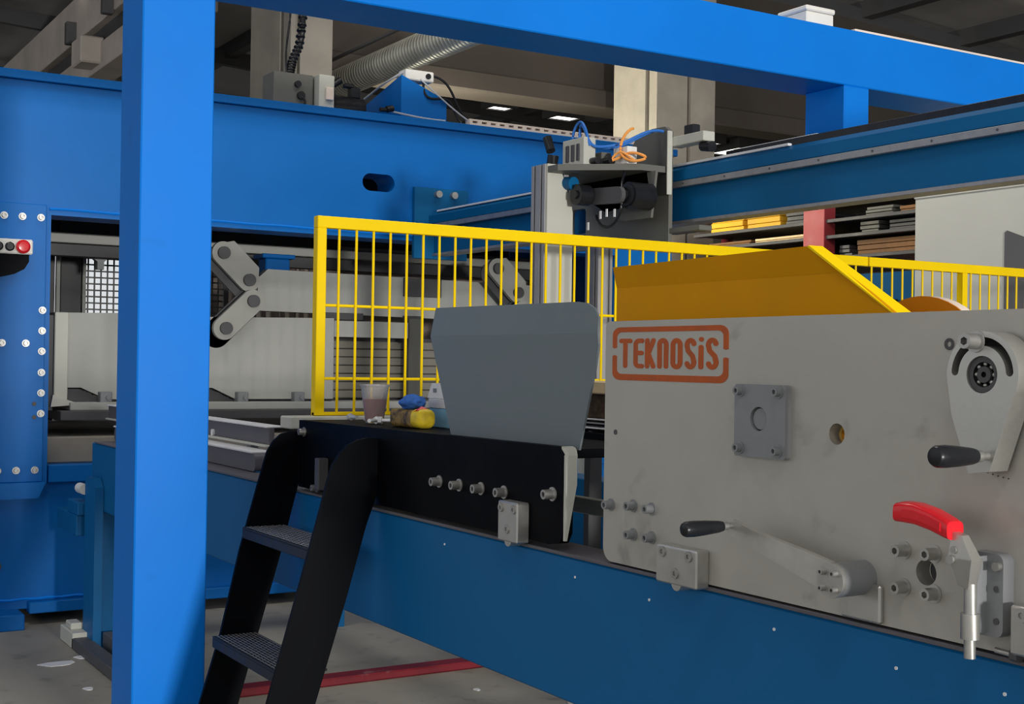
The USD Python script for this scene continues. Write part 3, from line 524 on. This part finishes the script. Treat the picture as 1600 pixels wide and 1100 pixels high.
def extrusion(x0, x1, y0, y1, z0, z1):
    sh = sbox(x0, y0, x1, y1)
    for f in (.25, .75):
        yy = y0 + f * (y1 - y0); xx = x0 + f * (x1 - x0)
        sh = sh.difference(sbox(x0 - .01, yy - .007, x0 + .012, yy + .007)).difference(sbox(xx - .006, y0 - .01, xx + .006, y0 + .012))
    part(t, 'extrusion', pz(sh, z0, z1), 'alu', 'grooved aluminium extrusion', smooth=False)
extrusion(2.98, 3.10, 4.64, 4.745, 1.0, 2.13)
extrusion(3.23, 3.305, 4.60, 4.695, 1.0, 1.80)
part(t, 'pale_plate', py(Polygon([(2.985, 1.2), (2.985, 2.13), (3.045, 2.13), (3.075, 2.05), (3.105, 1.98), (3.115, 1.93), (3.115, 1.2)]), 4.627, 4.639), 'pale_plate', 'pale grey front plate')
part(t, 'valve_block', bx(3.08, 3.14, 4.50, 4.66, 2.118, 2.235, .003), 'pale_plate', 'grey valve block')
part(t, 'valve_block', bx(3.20, 3.25, 4.36, 4.46, 2.118, 2.19, .003), 'white_plastic', 'white valve block')
part(t, 'valve_block', bx(3.17, 3.22, 4.50, 4.58, 2.118, 2.18, .003), 'carriage_grey')
for k in range(3): part(t, 'valve_solenoid', bx(3.074, 3.08, 4.53 + .04 * k, 4.55 + .04 * k, 2.14, 2.21, .002), 'dark_grey')
part(t, 'gusset', px(Polygon([(4.30, 2.09), (4.95, 2.09), (4.80, 1.98), (4.72, 1.93), (4.5, 1.90), (4.33, 1.90)]), 3.30, 3.312), 'carriage_grey')
part(t, 'motor', cat(cyl((3.19, 4.34, 1.985), (3.30, 4.34, 1.985), .055, 24), cyl((3.178, 4.34, 1.985), (3.19, 4.34, 1.985), .044, 24), cyl((3.17, 4.34, 1.985), (3.178, 4.34, 1.985), .020, 16)), 'black_rubber', 'black motor drum')
part(t, 'pulley', cat(cyl((3.08, 4.555, 2.0), (3.14, 4.555, 2.0), .044, 22), cyl((3.072, 4.555, 2.0), (3.08, 4.555, 2.0), .018, 14)), 'black_rubber')
part(t, 'pulley_axle', cyl((3.14, 4.555, 2.0), (3.30, 4.555, 2.0), .015, 14), 'bolt')
part(t, 'belt_guard', px(LineString([(4.36, 1.985), (4.53, 1.995)]).buffer(.034, 8), 3.15, 3.17), 'dark_grey')
part(t, 'motor_cap', lathe([(0, 0), (.028, 0), (.028, .05), (.018, .07), (0, .07)], (3.09, 4.585, 2.05), (-.1, .95, .1), 18), 'rail_blue', 'blue motor cap')
part(t, 'clamp_arm', bx(3.40, 3.46, 4.12, 4.34, 2.20, 2.24, .003), 'pale_plate'); part(t, 'clamp_arm', bx(3.395, 3.46, 4.13, 4.36, 1.84, 1.862, .003), 'carriage_grey')
part(t, 'limit_switch', bx(3.41, 3.45, 4.20, 4.26, 2.24, 2.28, .004), 'black_rubber'); part(t, 'sensor', cyl((3.43, 4.16, 2.185), (3.43, 4.10, 2.175), .022, 14), 'black_rubber')
part(t, 'connector', cat(cyl((3.06, 4.72, 2.20), (3.06, 4.75, 2.26), .02, 14), cyl((3.06, 4.71, 2.14), (3.06, 4.70, 2.18), .024, 14)), 'black_rubber')
part(t, 'connector', cyl((3.17, 4.47, 2.135), (3.17, 4.425, 2.135), .017, 14), 'black_rubber'); part(t, 'connector', cyl((3.12, 4.49, 2.135), (3.12, 4.455, 2.135), .015, 14), 'black_rubber')
for z0_, y0_ in ((1.96, 4.365), (1.90, 4.40), (1.905, 4.455), (1.90, 4.50), (1.86, 4.59)): part(t, 'cable_tag', bx(3.17, 3.175, y0_, y0_ + .013, z0_, z0_ + .034, .001), 'sheet_white', 'white cable tag')
part(t, 'cable', tube([(3.22, 4.40, 2.09), (3.19, 4.38, 2.02), (3.18, 4.365, 1.96), (3.18, 4.39, 1.90), (3.18, 4.45, 1.865), (3.18, 4.51, 1.875), (3.18, 4.55, 1.92)], .006), 'black_rubber', 'black cable loop')
part(t, 'cable', tube([(3.10, 4.61, 2.235), (3.10, 4.60, 2.28), (3.10, 4.56, 2.305), (3.10, 4.52, 2.27), (3.11, 4.50, 2.20)], .006), 'wire_blue', 'blue hose')
part(t, 'cable', tube([(3.10, 4.56, 2.235), (3.10, 4.545, 2.29), (3.10, 4.52, 2.26), (3.12, 4.49, 2.20), (3.16, 4.46, 2.195), (3.24, 4.42, 2.22), (3.32, 4.38, 2.262), (3.37, 4.34, 2.262)], .006), 'wire_blue', 'blue hose')
part(t, 'cable', tube([(3.17, 4.50, 2.195), (3.22, 4.46, 2.20), (3.28, 4.42, 2.23), (3.36, 4.40, 2.27)], .005), 'wire_blue', 'blue hose')
part(t, 'cable', tube([(3.17, 4.425, 2.135), (3.2, 4.38, 2.155), (3.22, 4.32, 2.155), (3.24, 4.29, 2.135), (3.22, 4.31, 2.125), (3.2, 4.35, 2.13), (3.19, 4.39, 2.16), (3.2, 4.395, 2.22), (3.25, 4.39, 2.27)], .006), 'wire_orange', 'orange cable')
part(t, 'cable', tube([(3.17, 4.43, 2.14), (3.19, 4.385, 2.165), (3.21, 4.33, 2.13), (3.22, 4.32, 2.124)], .005), 'wire_orange', 'orange cable')

# ================================================================== straightener machine (grey plate with emblem)
t = thing('straightener_machine', 'grey steel straightening machine with orange lettering, cranks and red clamp lever', 'machine', (1.5, 1.4, .912))
sp = unary_union([rrect(.35, 2.106, .916, 1.381, .028), sbox(.35, .916, 1.0, 1.381), sbox(2.02, 1.30, 2.106, 1.381).intersection(rrect(.5, 2.106, .9, 1.381, .012))])
hole = [Point(1.486, 1.195).buffer(.0165, 12), Point(1.307, 1.006).buffer(.0185, 12)]
part(t, 'side_plate', px(sp.difference(unary_union(hole)), 1.5, 1.53), 'steel', smooth=False)
part(t, 'side_plate', px(rrect(.35, 2.106, .916, 1.381, .028), 2.50, 2.53), 'steel', 'far side plate', smooth=False)
for z in (1.02, 1.22): part(t, 'cross_tube', cyl((1.53, 1.75, z), (2.50, 1.75, z), .045, 20), 'dark_grey')
for y in (1.15, 1.35, 1.55): part(t, 'roller', cyl((1.53, y, 1.10), (2.50, y, 1.10), .05, 22), 'steel_part')
part(t, 'bushing', lathe([(.010, 0), (.0150, 0), (.0150, .012), (.010, .012)], (1.529, 1.483, 1.194), (-1, 0, 0), 24), 'brass', 'brass bushing inside the round hole')
part(t, 'bushing_end', cyl((1.531, 1.486, 1.195), (1.54, 1.486, 1.195), .012, 16), 'brass')
part(t, 'dark_bore', cyl((1.531, 1.307, 1.006), (1.56, 1.307, 1.006), .021, 16), 'dark_grey')
# emblem: letters drawn as rounded strokes, on a grid of 1600 x 838 that is fitted to the plate
def L(*p): return LineString(p).buffer(27, 6)
def arc(cx, cy, rx, ry, a0, a1, n=14): return [(cx + rx * math.cos(math.radians(a)), cy + ry * math.sin(math.radians(a))) for a in np.linspace(a0, a1, n)]
GL = [
    ('T', [L((240, 285), (355, 285)), L((293, 290), (293, 588))]),
    ('E', [L(*([(505, 285)] + arc(470, 330, 45, 45, -90, -180) + arc(470, 545, 45, 45, 180, 90) + [(505, 590)])), L((425, 432), (500, 432))]),
    ('K', [L((570, 282), (570, 590)), L((645, 282), (585, 440), (645, 590))]),
    ('N', [L(*([(722, 588)] + [(722, 345)] + arc(760, 335, 40, 52, 180, 360) + [(799, 588)]))]),
    ('O', [L(*(arc(922, 340, 42, 55, -180, 0) + arc(922, 540, 42, 52, 0, 180) + [(880, 340)]))]),
    ('S', [L(*(arc(1082, 345, 40, 60, -20, -180) + [(1055, 405), (1105, 465)] + arc(1082, 530, 40, 60, 0, 160)))]),
    ('I', [Point(1203, 275).buffer(27, 8), L((1200, 365), (1200, 588))]),
    ('S', [L(*(arc(1322, 345, 42, 60, -20, -180) + [(1295, 405), (1350, 465)] + arc(1324, 530, 42, 60, 0, 160)))])]
def logo_pt(v): return np.c_[2.0606 + (v[:, 0] - 215) * (1.769 - 2.0606) / 1175, 1.3475 - (v[:, 1] - 255) * (.0563 / 360)]
def logo_poly(g):
    def one(p): return Polygon(logo_pt(np.array(p.exterior.coords)), [logo_pt(np.array(r.coords)) for r in p.interiors])
    return unary_union([one(p) for p in getattr(g, 'geoms', [g])])
for ch, gl in GL:
    part(t, 'letter', px(logo_poly(unary_union(gl)), 1.4993, 1.5002), 'logo_orange', 'orange painted letter', smooth=False)
ring = rrect(128, 1497, 118, 765, 95).difference(rrect(183, 1443, 178, 690, 62))
ring = ring.difference(sbox(60, 368, 240, 468)).difference(sbox(1400, 385, 1600, 485))
ring = unary_union([ring] + [Point(x, y).buffer(26, 6) for x, y in ((155, 350), (155, 486), (1470, 367), (1470, 503))])
for gg in ring.geoms: part(t, 'emblem_border', px(logo_poly(gg), 1.4993, 1.5002), 'logo_orange', 'orange painted border around the lettering', smooth=False)
for y, z in [(2.08, 1.026), (2.008, 1.031), (1.951, 1.031), (2.007, .977), (1.950, .978)]: part(t, 'bolt', bolt((1.5, y, z), (-1, 0, 0), .0085, .017), 'cap_grey')
part(t, 'pin_hole', cyl((1.4985, 2.069, 1.167), (1.5005, 2.069, 1.167), .005, 12), 'dark_grey'); part(t, 'pin_hole', lathe([(.004, 0), (.0085, 0), (.0085, .002), (.004, .002)], (1.5005, 1.270, 1.334), (-1, 0, 0), 18), 'dark_grey')
cp = part(t, 'cap_plate', px(rrect(1.588, 1.712, 1.147, 1.268, .006).difference(Point(1.652, 1.211).buffer(.020, 12)), 1.488, 1.5), 'cap_grey', 'square grey cover plate held by four screws')
part(cp, 'cap_disc', cyl((1.4925, 1.652, 1.211), (1.5, 1.652, 1.211), .0175, 22), 'cap_grey')
for y, z in ((1.697, 1.257), (1.604, 1.257), (1.697, 1.161), (1.604, 1.161)): part(cp, 'screw', bolt((1.488, y, z), (-1, 0, 0), .0075, .010), 'cap_grey')
clamp_block(t, 1.785, 1.90, .908, .975, 1.470)
clamp_block(t, 1.03, 1.14, .925, .99, 1.468)
for y, z in ((1.347, 1.033), (1.292, 1.035), (1.347, .979), (1.291, .978)): part(t, 'bolt', bolt((1.5, y, z), (-1, 0, 0), .0092, .020), 'steel_part')
# teardrop lever with arc slot, bearing and handle
cy, cz = 1.179, 1.292
tear = unary_union([Point(cy, cz).buffer(.058, 20), Polygon([(cy + .057, cz - .01), (cy - .057, cz - .01), (1.165, 1.163), (1.199, 1.158), (1.228, 1.235)])])
slot = LineString(arc(cy, cz, .0445, .0445, 5, 175, 24)).buffer(.0058, 5)
lv = part(t, 'lever_plate', px(tear.difference(slot).difference(Point(cy, cz).buffer(.025, 14)), 1.456, 1.493), 'steel_part', 'teardrop shaped adjusting lever plate')
part(lv, 'slot_floor', px(unary_union([slot.buffer(.004), Point(cy, cz).buffer(.029, 14)]), 1.493, 1.497), 'dark_grey')
part(lv, 'bearing', cat(lathe([(.017, 0), (.0245, 0), (.0245, .01), (.017, .01)], (1.470, cy, cz), (-1, 0, 0), 24), lathe([(.004, 0), (.011, 0), (.011, .012), (.004, .012)], (1.472, cy, cz), (-1, 0, 0), 20)), 'dark_grey', 'ball bearing')
for k in range(8):
    a = k * math.pi / 4; q = trimesh.creation.icosphere(1, .0032); q.apply_translation((1.464, cy + .0143 * math.cos(a), cz + .0143 * math.sin(a))); part(lv, 'bearing_ball', q, 'steel_part')
part(lv, 'lock_screw', bolt((1.456, 1.189, 1.3365), (-1, 0, 0), .0105, .022), 'bolt')
def grip(parent, tip, base, r):
    tip, base = np.array(tip, float), np.array(base, float); d = tip - base; Ln = np.linalg.norm(d)
    part(parent, 'handle', lathe([(0, 0), (r * .66, 0), (r * .78, Ln * .10), (r * .96, Ln * .45), (r * 1.05, Ln * .75), (r, Ln * .93), (r * .84, Ln * .985), (r * .45, Ln), (0, Ln)], base, d, 24), 'black_rubber', 'black plastic crank handle')
    part(parent, 'handle_collar', cat(cyl(base, base - d / Ln * .010, r * .55, 18), cyl(base - d / Ln * .010, base - d / Ln * .026, r * .38, 14)), 'bolt')
grip(lv, (1.360, 1.175, 1.185), (1.434, 1.170, 1.184), .0145)
for k in range(9):
    part(t, 'scale_mark', cyl((1.4988, 1.236 - .0085 * k, 1.170 - .0038 * k + .00020 * k * k), (1.5002, 1.236 - .0085 * k, 1.170 - .0038 * k + .00020 * k * k), .0011, 6), 'dark_grey')
# bent crank arm with hub
ck = part(t, 'crank_arm', px(Polygon([(1.668, 1.044), (1.653, 1.047), (1.602, 1.035), (1.480, 1.017), (1.43, 1.008), (1.43, .955), (1.452, .966), (1.493, .977), (1.617, 1.010), (1.665, 1.025)]), 1.434, 1.445), 'bright_steel_arm', 'flat bent crank arm')
part(ck, 'hub', cyl((1.430, 1.425, .982), (1.5, 1.425, .982), .026, 28), 'cap_grey', 'round crank hub')
part(ck, 'hub_face', cyl((1.4285, 1.425, .982), (1.4355, 1.425, .982), .0265, 28), 'steel_part')
for dy, dz in ((.012, .012), (-.012, .012), (.012, -.012), (-.012, -.012)): part(ck, 'screw', bolt((1.4285, 1.425 + dy, .982 + dz), (-1, 0, 0), .0048, .010, washer=False), 'bolt')
grip(ck, (1.336, 1.656, 1.0355), (1.415, 1.654, 1.037), .0125)
part(t, 'bearing_foot', bx(1.490, 1.5, 1.385, 1.465, .918, .975, .003), 'steel_part')
# red toggle clamp
tc = part(t, 'toggle_clamp_base', px(rrect(1.158, 1.216, .940, 1.052, .012), 1.478, 1.5), 'cap_grey', 'steel base of the toggle clamp')
part(tc, 'base_wing', hull([(x, y, z) for x in (1.455, 1.5) for y in (1.184, 1.189) for z in (.945, 1.048)]), 'cap_grey')
for y, z in ((1.168, 1.005), (1.168, .962)): part(tc, 'rivet_hole', cyl((1.4765, y, z), (1.4785, y, z), .0045, 12), 'dark_grey')
part(tc, 'rivet', cyl((1.470, 1.205, 1.033), (1.478, 1.205, 1.033), .006, 14), 'bolt'); part(tc, 'rivet', cyl((1.470, 1.165, 1.036), (1.478, 1.165, 1.036), .006, 14), 'bolt')
lev = part(t, 'toggle_lever', cat(hull([(1.436, 1.210, 1.080), (1.45, 1.210, 1.080), (1.436, 1.192, 1.076), (1.45, 1.192, 1.076), (1.434, 1.212, 1.045), (1.455, 1.212, 1.045), (1.434, 1.174, 1.045), (1.455, 1.174, 1.045)]),
                             hull([(1.434, 1.212, 1.046), (1.458, 1.212, 1.046), (1.434, 1.174, 1.046), (1.458, 1.174, 1.046), (1.44, 1.184, 1.005), (1.456, 1.184, 1.005), (1.44, 1.20, 1.008), (1.456, 1.20, 1.008)])), 'steel_part', 'forked steel lever')
part(lev, 'pivot', cat(cyl((1.430, 1.207, 1.043), (1.466, 1.207, 1.043), .006, 14), cyl((1.432, 1.203, 1.056), (1.46, 1.203, 1.056), .005, 14)), 'bolt')
gp = []
for (y, z, rz) in [(1.302, 1.0965, .0135), (1.29, 1.098, .0150), (1.268, 1.0975, .0152), (1.240, 1.092, .0150), (1.214, 1.0835, .0140), (1.207, 1.081, .0125)]:
    gp.append([(1.441 + .0165 * math.copysign(abs(math.cos(a)) ** .55, math.cos(a)), y, z + rz * math.copysign(abs(math.sin(a)) ** .55, math.sin(a))) for a in np.linspace(0, 2 * math.pi, 25)[:-1]])
part(lev, 'red_grip', tm(m3.Manifold.batch_boolean([mf(hull(gp[i] + gp[i + 1])) for i in range(5)], m3.OpType.Add)), 'red', 'red plastic grip')
part(lev, 'grip_panel', tm(m3.Manifold.batch_boolean([mf(hull([(1.4232 + dx, y, z + dz) for dx in (0, .004) for y, z in ((y0, z0), (y1, z1)) for dz in (-.0055, .0055)])) for (y0, z0), (y1, z1) in (((1.284, 1.0975), (1.262, 1.0965)), ((1.262, 1.0965), (1.238, 1.0915)), ((1.238, 1.0915), (1.218, 1.085)))], m3.OpType.Add)), 'red')
pl = part(t, 'plunger', cat(cyl((1.45, 1.188, 1.012), (1.45, 1.188, .972), .0085, 20), cyl((1.45, 1.188, .972), (1.45, 1.188, .938), .0125, 22), cyl((1.45, 1.188, .938), (1.45, 1.188, .912), .0078, 18)), 'steel_part', 'vertical clamp plunger')
part(t, 'guide_pin', cyl((1.486, 1.175, .922), (1.486, 1.148, .921), .004, 12), 'bolt'); part(t, 'guide_pin_knob', cyl((1.486, 1.148, .921), (1.486, 1.136, .921), .009, 6), 'dark_grey')
# yellow hood and orange roll guard
hd = part(t, 'hood', cat(px(Polygon([(2.155, 1.375), (2.155, 1.450), (1.530, 1.452), (1.413, 1.375)]), 1.56, 1.566)), 'hood_yellow', 'sloping yellow sheet metal hood')
uh = px(Polygon([(2.155, 1.450), (2.155, 1.492), (1.601, 1.498), (1.530, 1.452)]), 1.56, 1.566); uh.vertices[:, 0] += (uh.vertices[:, 2] - 1.45) * -.25
part(hd, 'hood_top', uh, 'hood_yellow')
part(hd, 'hood_flange', hull([(1.5475, 1.602, 1.499), (1.575, 1.598, 1.499), (1.56, 1.415, 1.375), (1.600, 1.411, 1.375), (1.5475, 1.606, 1.497), (1.575, 1.606, 1.497), (1.56, 1.419, 1.375), (1.600, 1.419, 1.375)]), 'yellow', 'bright yellow edge flange')
part(t, 'roll_guard', cyl((1.75, 1.545, 1.27), (1.752, 1.545, 1.27), .151, 48), 'orange', 'round orange guard disc')
part(t, 'roll_guard_rim', lathe([(.146, 0), (.1515, 0), (.1515, .022), (.146, .022)], (1.752, 1.545, 1.27), (1, 0, 0), 48), 'cream')
part(t, 'top_cover', bx(1.532, 2.50, .4, 1.40, 1.33, 1.345), 'dark_grey')

# seen in the gap between platform and machine
t = thing('wide_brush', 'wide brush with pale wooden back and dark brown bristles between grey guard and machine', 'brush', (1.9, 2.5, 1.15))
part(t, 'wooden_back', bx(1.90, 1.98, 2.30, 2.90, 1.222, 1.254, .003), 'wood'); part(t, 'bristles', bx(1.905, 1.975, 2.30, 2.90, 1.162, 1.222, .002), 'bristle')
part(t, 'nail', cyl((1.899, 2.73, 1.24), (1.902, 2.73, 1.24), .003, 8), 'dark_grey')
for k, (z, dx) in enumerate(((1.1605, 0), (1.150, .02), (1.139, -.01))):
    single('metal_sheet', bx(1.89 + dx, 2.08, 2.20 + .02 * k, 3.0, z - .0035, z), 'sheet_white', ('topmost', 'middle', 'lowest')[k] + ' white metal sheet of the pile below the brown brush', 'sheet', smooth=False)
t = thing('feed_table', 'black slotted feed table with grey bar below the white sheets', 'table', (1.9, 2.3, .9))
part(t, 'table_top', bx(1.87, 2.46, 2.14, 3.60, 1.098, 1.128, .002), 'black')
for k in range(14): part(t, 'pale_slot', hull([(1.89 + .10 * a, 2.24 + .095 * k + .03 * a + b, 1.1281 + c_) for a in (0, 1) for b in (0, .008) for c_ in (0, .001)]), 'sheet_white')
part(t, 'front_lip', bx(1.86, 1.869, 2.14, 3.60, 1.092, 1.100, .001), 'sheet_white')
part(t, 'side_bar', bx(1.78, 1.80, 2.12, 3.5, .942, .980, .002), 'pale_plate', 'grey steel side bar')
part(t, 'latch', cat(bx(1.66, 1.70, 2.24, 2.32, 1.088, 1.095), bx(1.67, 1.69, 2.27, 2.30, 1.06, 1.088)), 'pale_plate')
for y in (2.9, 3.45): part(t, 'support', bx(1.801, 1.90, y, y + .03, .66, 1.097), 'dark_grey'); part(t, 'support', bx(2.40, 2.45, y, y + .03, .66, 1.097), 'dark_grey')

# ================================================================== floor marks and background
single('red_floor_strip', bx(1.55, 6.5, 4.84, 4.93, 0, .032, .006), 'red_strip', 'dark red painted steel strip on the floor under the machine bed', 'strip')
def scrap(x, y, w, d, label):
    pts = [(x + w * math.cos(a) * (1 + .25 * math.sin(3 * a)), y + d * math.sin(a) * (1 + .2 * math.cos(2 * a))) for a in np.linspace(0, 2 * math.pi, 10)[:-1]]
    single('paper_scrap', pz(Polygon(pts), .001, .004), 'sheet_white', label, 'litter', smooth=False)
scrap(1.29, 5.24, .018, .03, 'small white paper scrap on the floor left of the post')
scrap(1.40, 5.80, .03, .04, 'white paper scrap beside the floor skid')
scrap(1.28, 5.72, .07, .05, 'pale smeared scrap on the floor beyond the small paper')
scrap(2.62, 4.52, .012, .02, 'tiny white scrap on the floor in front of the red strip')

t = thing('grey_cabinet', 'large pale grey cabinet with a dark recess behind the yellow fence at the right', 'cabinet', (6.5, 5.3, 0))
part(t, 'body', px(sbox(4.55, 0, 5.785, 2.388), 6.5, 7.3), 'cabinet', smooth=False)
part(t, 'top_trim', bx(6.49, 7.31, 4.54, 5.79, 2.362, 2.39, .003), 'cabinet')
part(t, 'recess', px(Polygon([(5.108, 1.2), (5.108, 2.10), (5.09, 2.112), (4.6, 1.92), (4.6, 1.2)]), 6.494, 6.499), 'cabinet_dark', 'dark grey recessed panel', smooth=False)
t = thing('blue_machine_box', 'steel blue machine box with black latch behind the yellow fence beside the grey cabinet', 'machine box', (7.2, 6.4, 0))
part(t, 'body', bx(7.0, 7.25, 5.95, 7.2, 0, 1.96, .004), 'rail_blue'); part(t, 'latch', bx(6.97, 7.0, 6.37, 6.50, 1.70, 1.77, .006), 'black_rubber')
R = thing('storage_rack', 'red storage rack with shelves of stacked bars behind the gantry rail', 'rack', (8.0, 8.3, 0))
for y in (8.1, 5.4): part(R, 'upright', bx(8.0, 8.13, y, y + .25, 0, 2.95, .004), 'rack_red')
for y in (8.1, 5.4): part(R, 'upright', bx(9.4, 9.53, y, y + .25, 0, 2.95, .004), 'rack_red')
part(R, 'upright', bx(8.45, 8.52, 9.85, 9.95, 0, 2.95, .004), 'rack_red')
SH = (2.22, 2.40, 2.535, 2.80)
for z in SH: part(R, 'shelf_beam', bx(8.02, 8.10, 5.4, 9.85, z - .03, z, .003), 'dark_grey'); part(R, 'shelf', bx(8.1, 9.45, 5.4, 9.85, z - .02, z - .005), 'dark_grey')
random.seed(11)
names = {'brown_stock': ('brown', 'bar_bundle'), 'yellow_pallet': ('yellow', 'stock_panel'), 'carriage_grey': ('grey', 'stock_box'), 'wood': ('pale wooden', 'stock_box')}
stock = [  # material, y0, y1, shelf, height, words that place it
    ('brown_stock', 7.15, 7.85, 0, .13, 'orange brown bundle of bars on the lowest rack shelf near the grey cabinet'),
    ('dark_grey', 7.9, 8.05, 0, .10, 'dark block on the lowest rack shelf beside the red upright'),
    ('carriage_grey', 8.62, 8.78, 0, .12, 'grey box on the lowest rack shelf left of the red upright'),
    ('brown_stock', 8.85, 9.7, 0, .07, 'flat brown bar bundle on the lowest rack shelf at far left'),
    ('carriage_grey', 7.60, 7.82, 1, .10, 'grey box on the second rack shelf right of the red upright'),
    ('dark_grey', 7.10, 7.5, 1, .09, 'dark machine part on the second rack shelf near the grey cabinet'),
    ('wood', 8.45, 9.1, 1, .05, 'pale wooden plank bundle on the second rack shelf left of the red upright'),
    ('brown_stock', 9.15, 9.75, 1, .05, 'brown plank bundle on the second rack shelf at far left'),
    ('yellow_pallet', 8.75, 9.2, 2, .15, 'bright yellow panel on the upper rack shelf left of the two dark straps'),
    ('yellow_pallet', 9.25, 9.72, 2, .15, 'bright yellow panel on the upper rack shelf at far left'),
    ('dark_grey', 8.4, 8.7, 2, .12, 'dark block on the upper rack shelf left of the red upright'),
    ('carriage_grey', 7.45, 7.75, 2, .08, 'grey box on the upper rack shelf right of the red upright'),
    ('brown_stock', 7.05, 7.4, 2, .06, 'brown bar bundle on the upper rack shelf near the grey cabinet')]
for m_, y0, y1, s, h, lab in stock:
    q = thing('stock_bundle', lab, 'bundle', (8.2, (y0 + y1) / 2, SH[s]))
    n = 3 if h > .06 else 2
    for k in range(n):
        z0 = SH[s] + h * k / n; part(q, 'stock_layer', bx(8.11 + .02 * random.random(), 9.3, y0 + .02 * random.random(), y1 - .02 * random.random(), z0, z0 + h / n - .004, .003), m_)
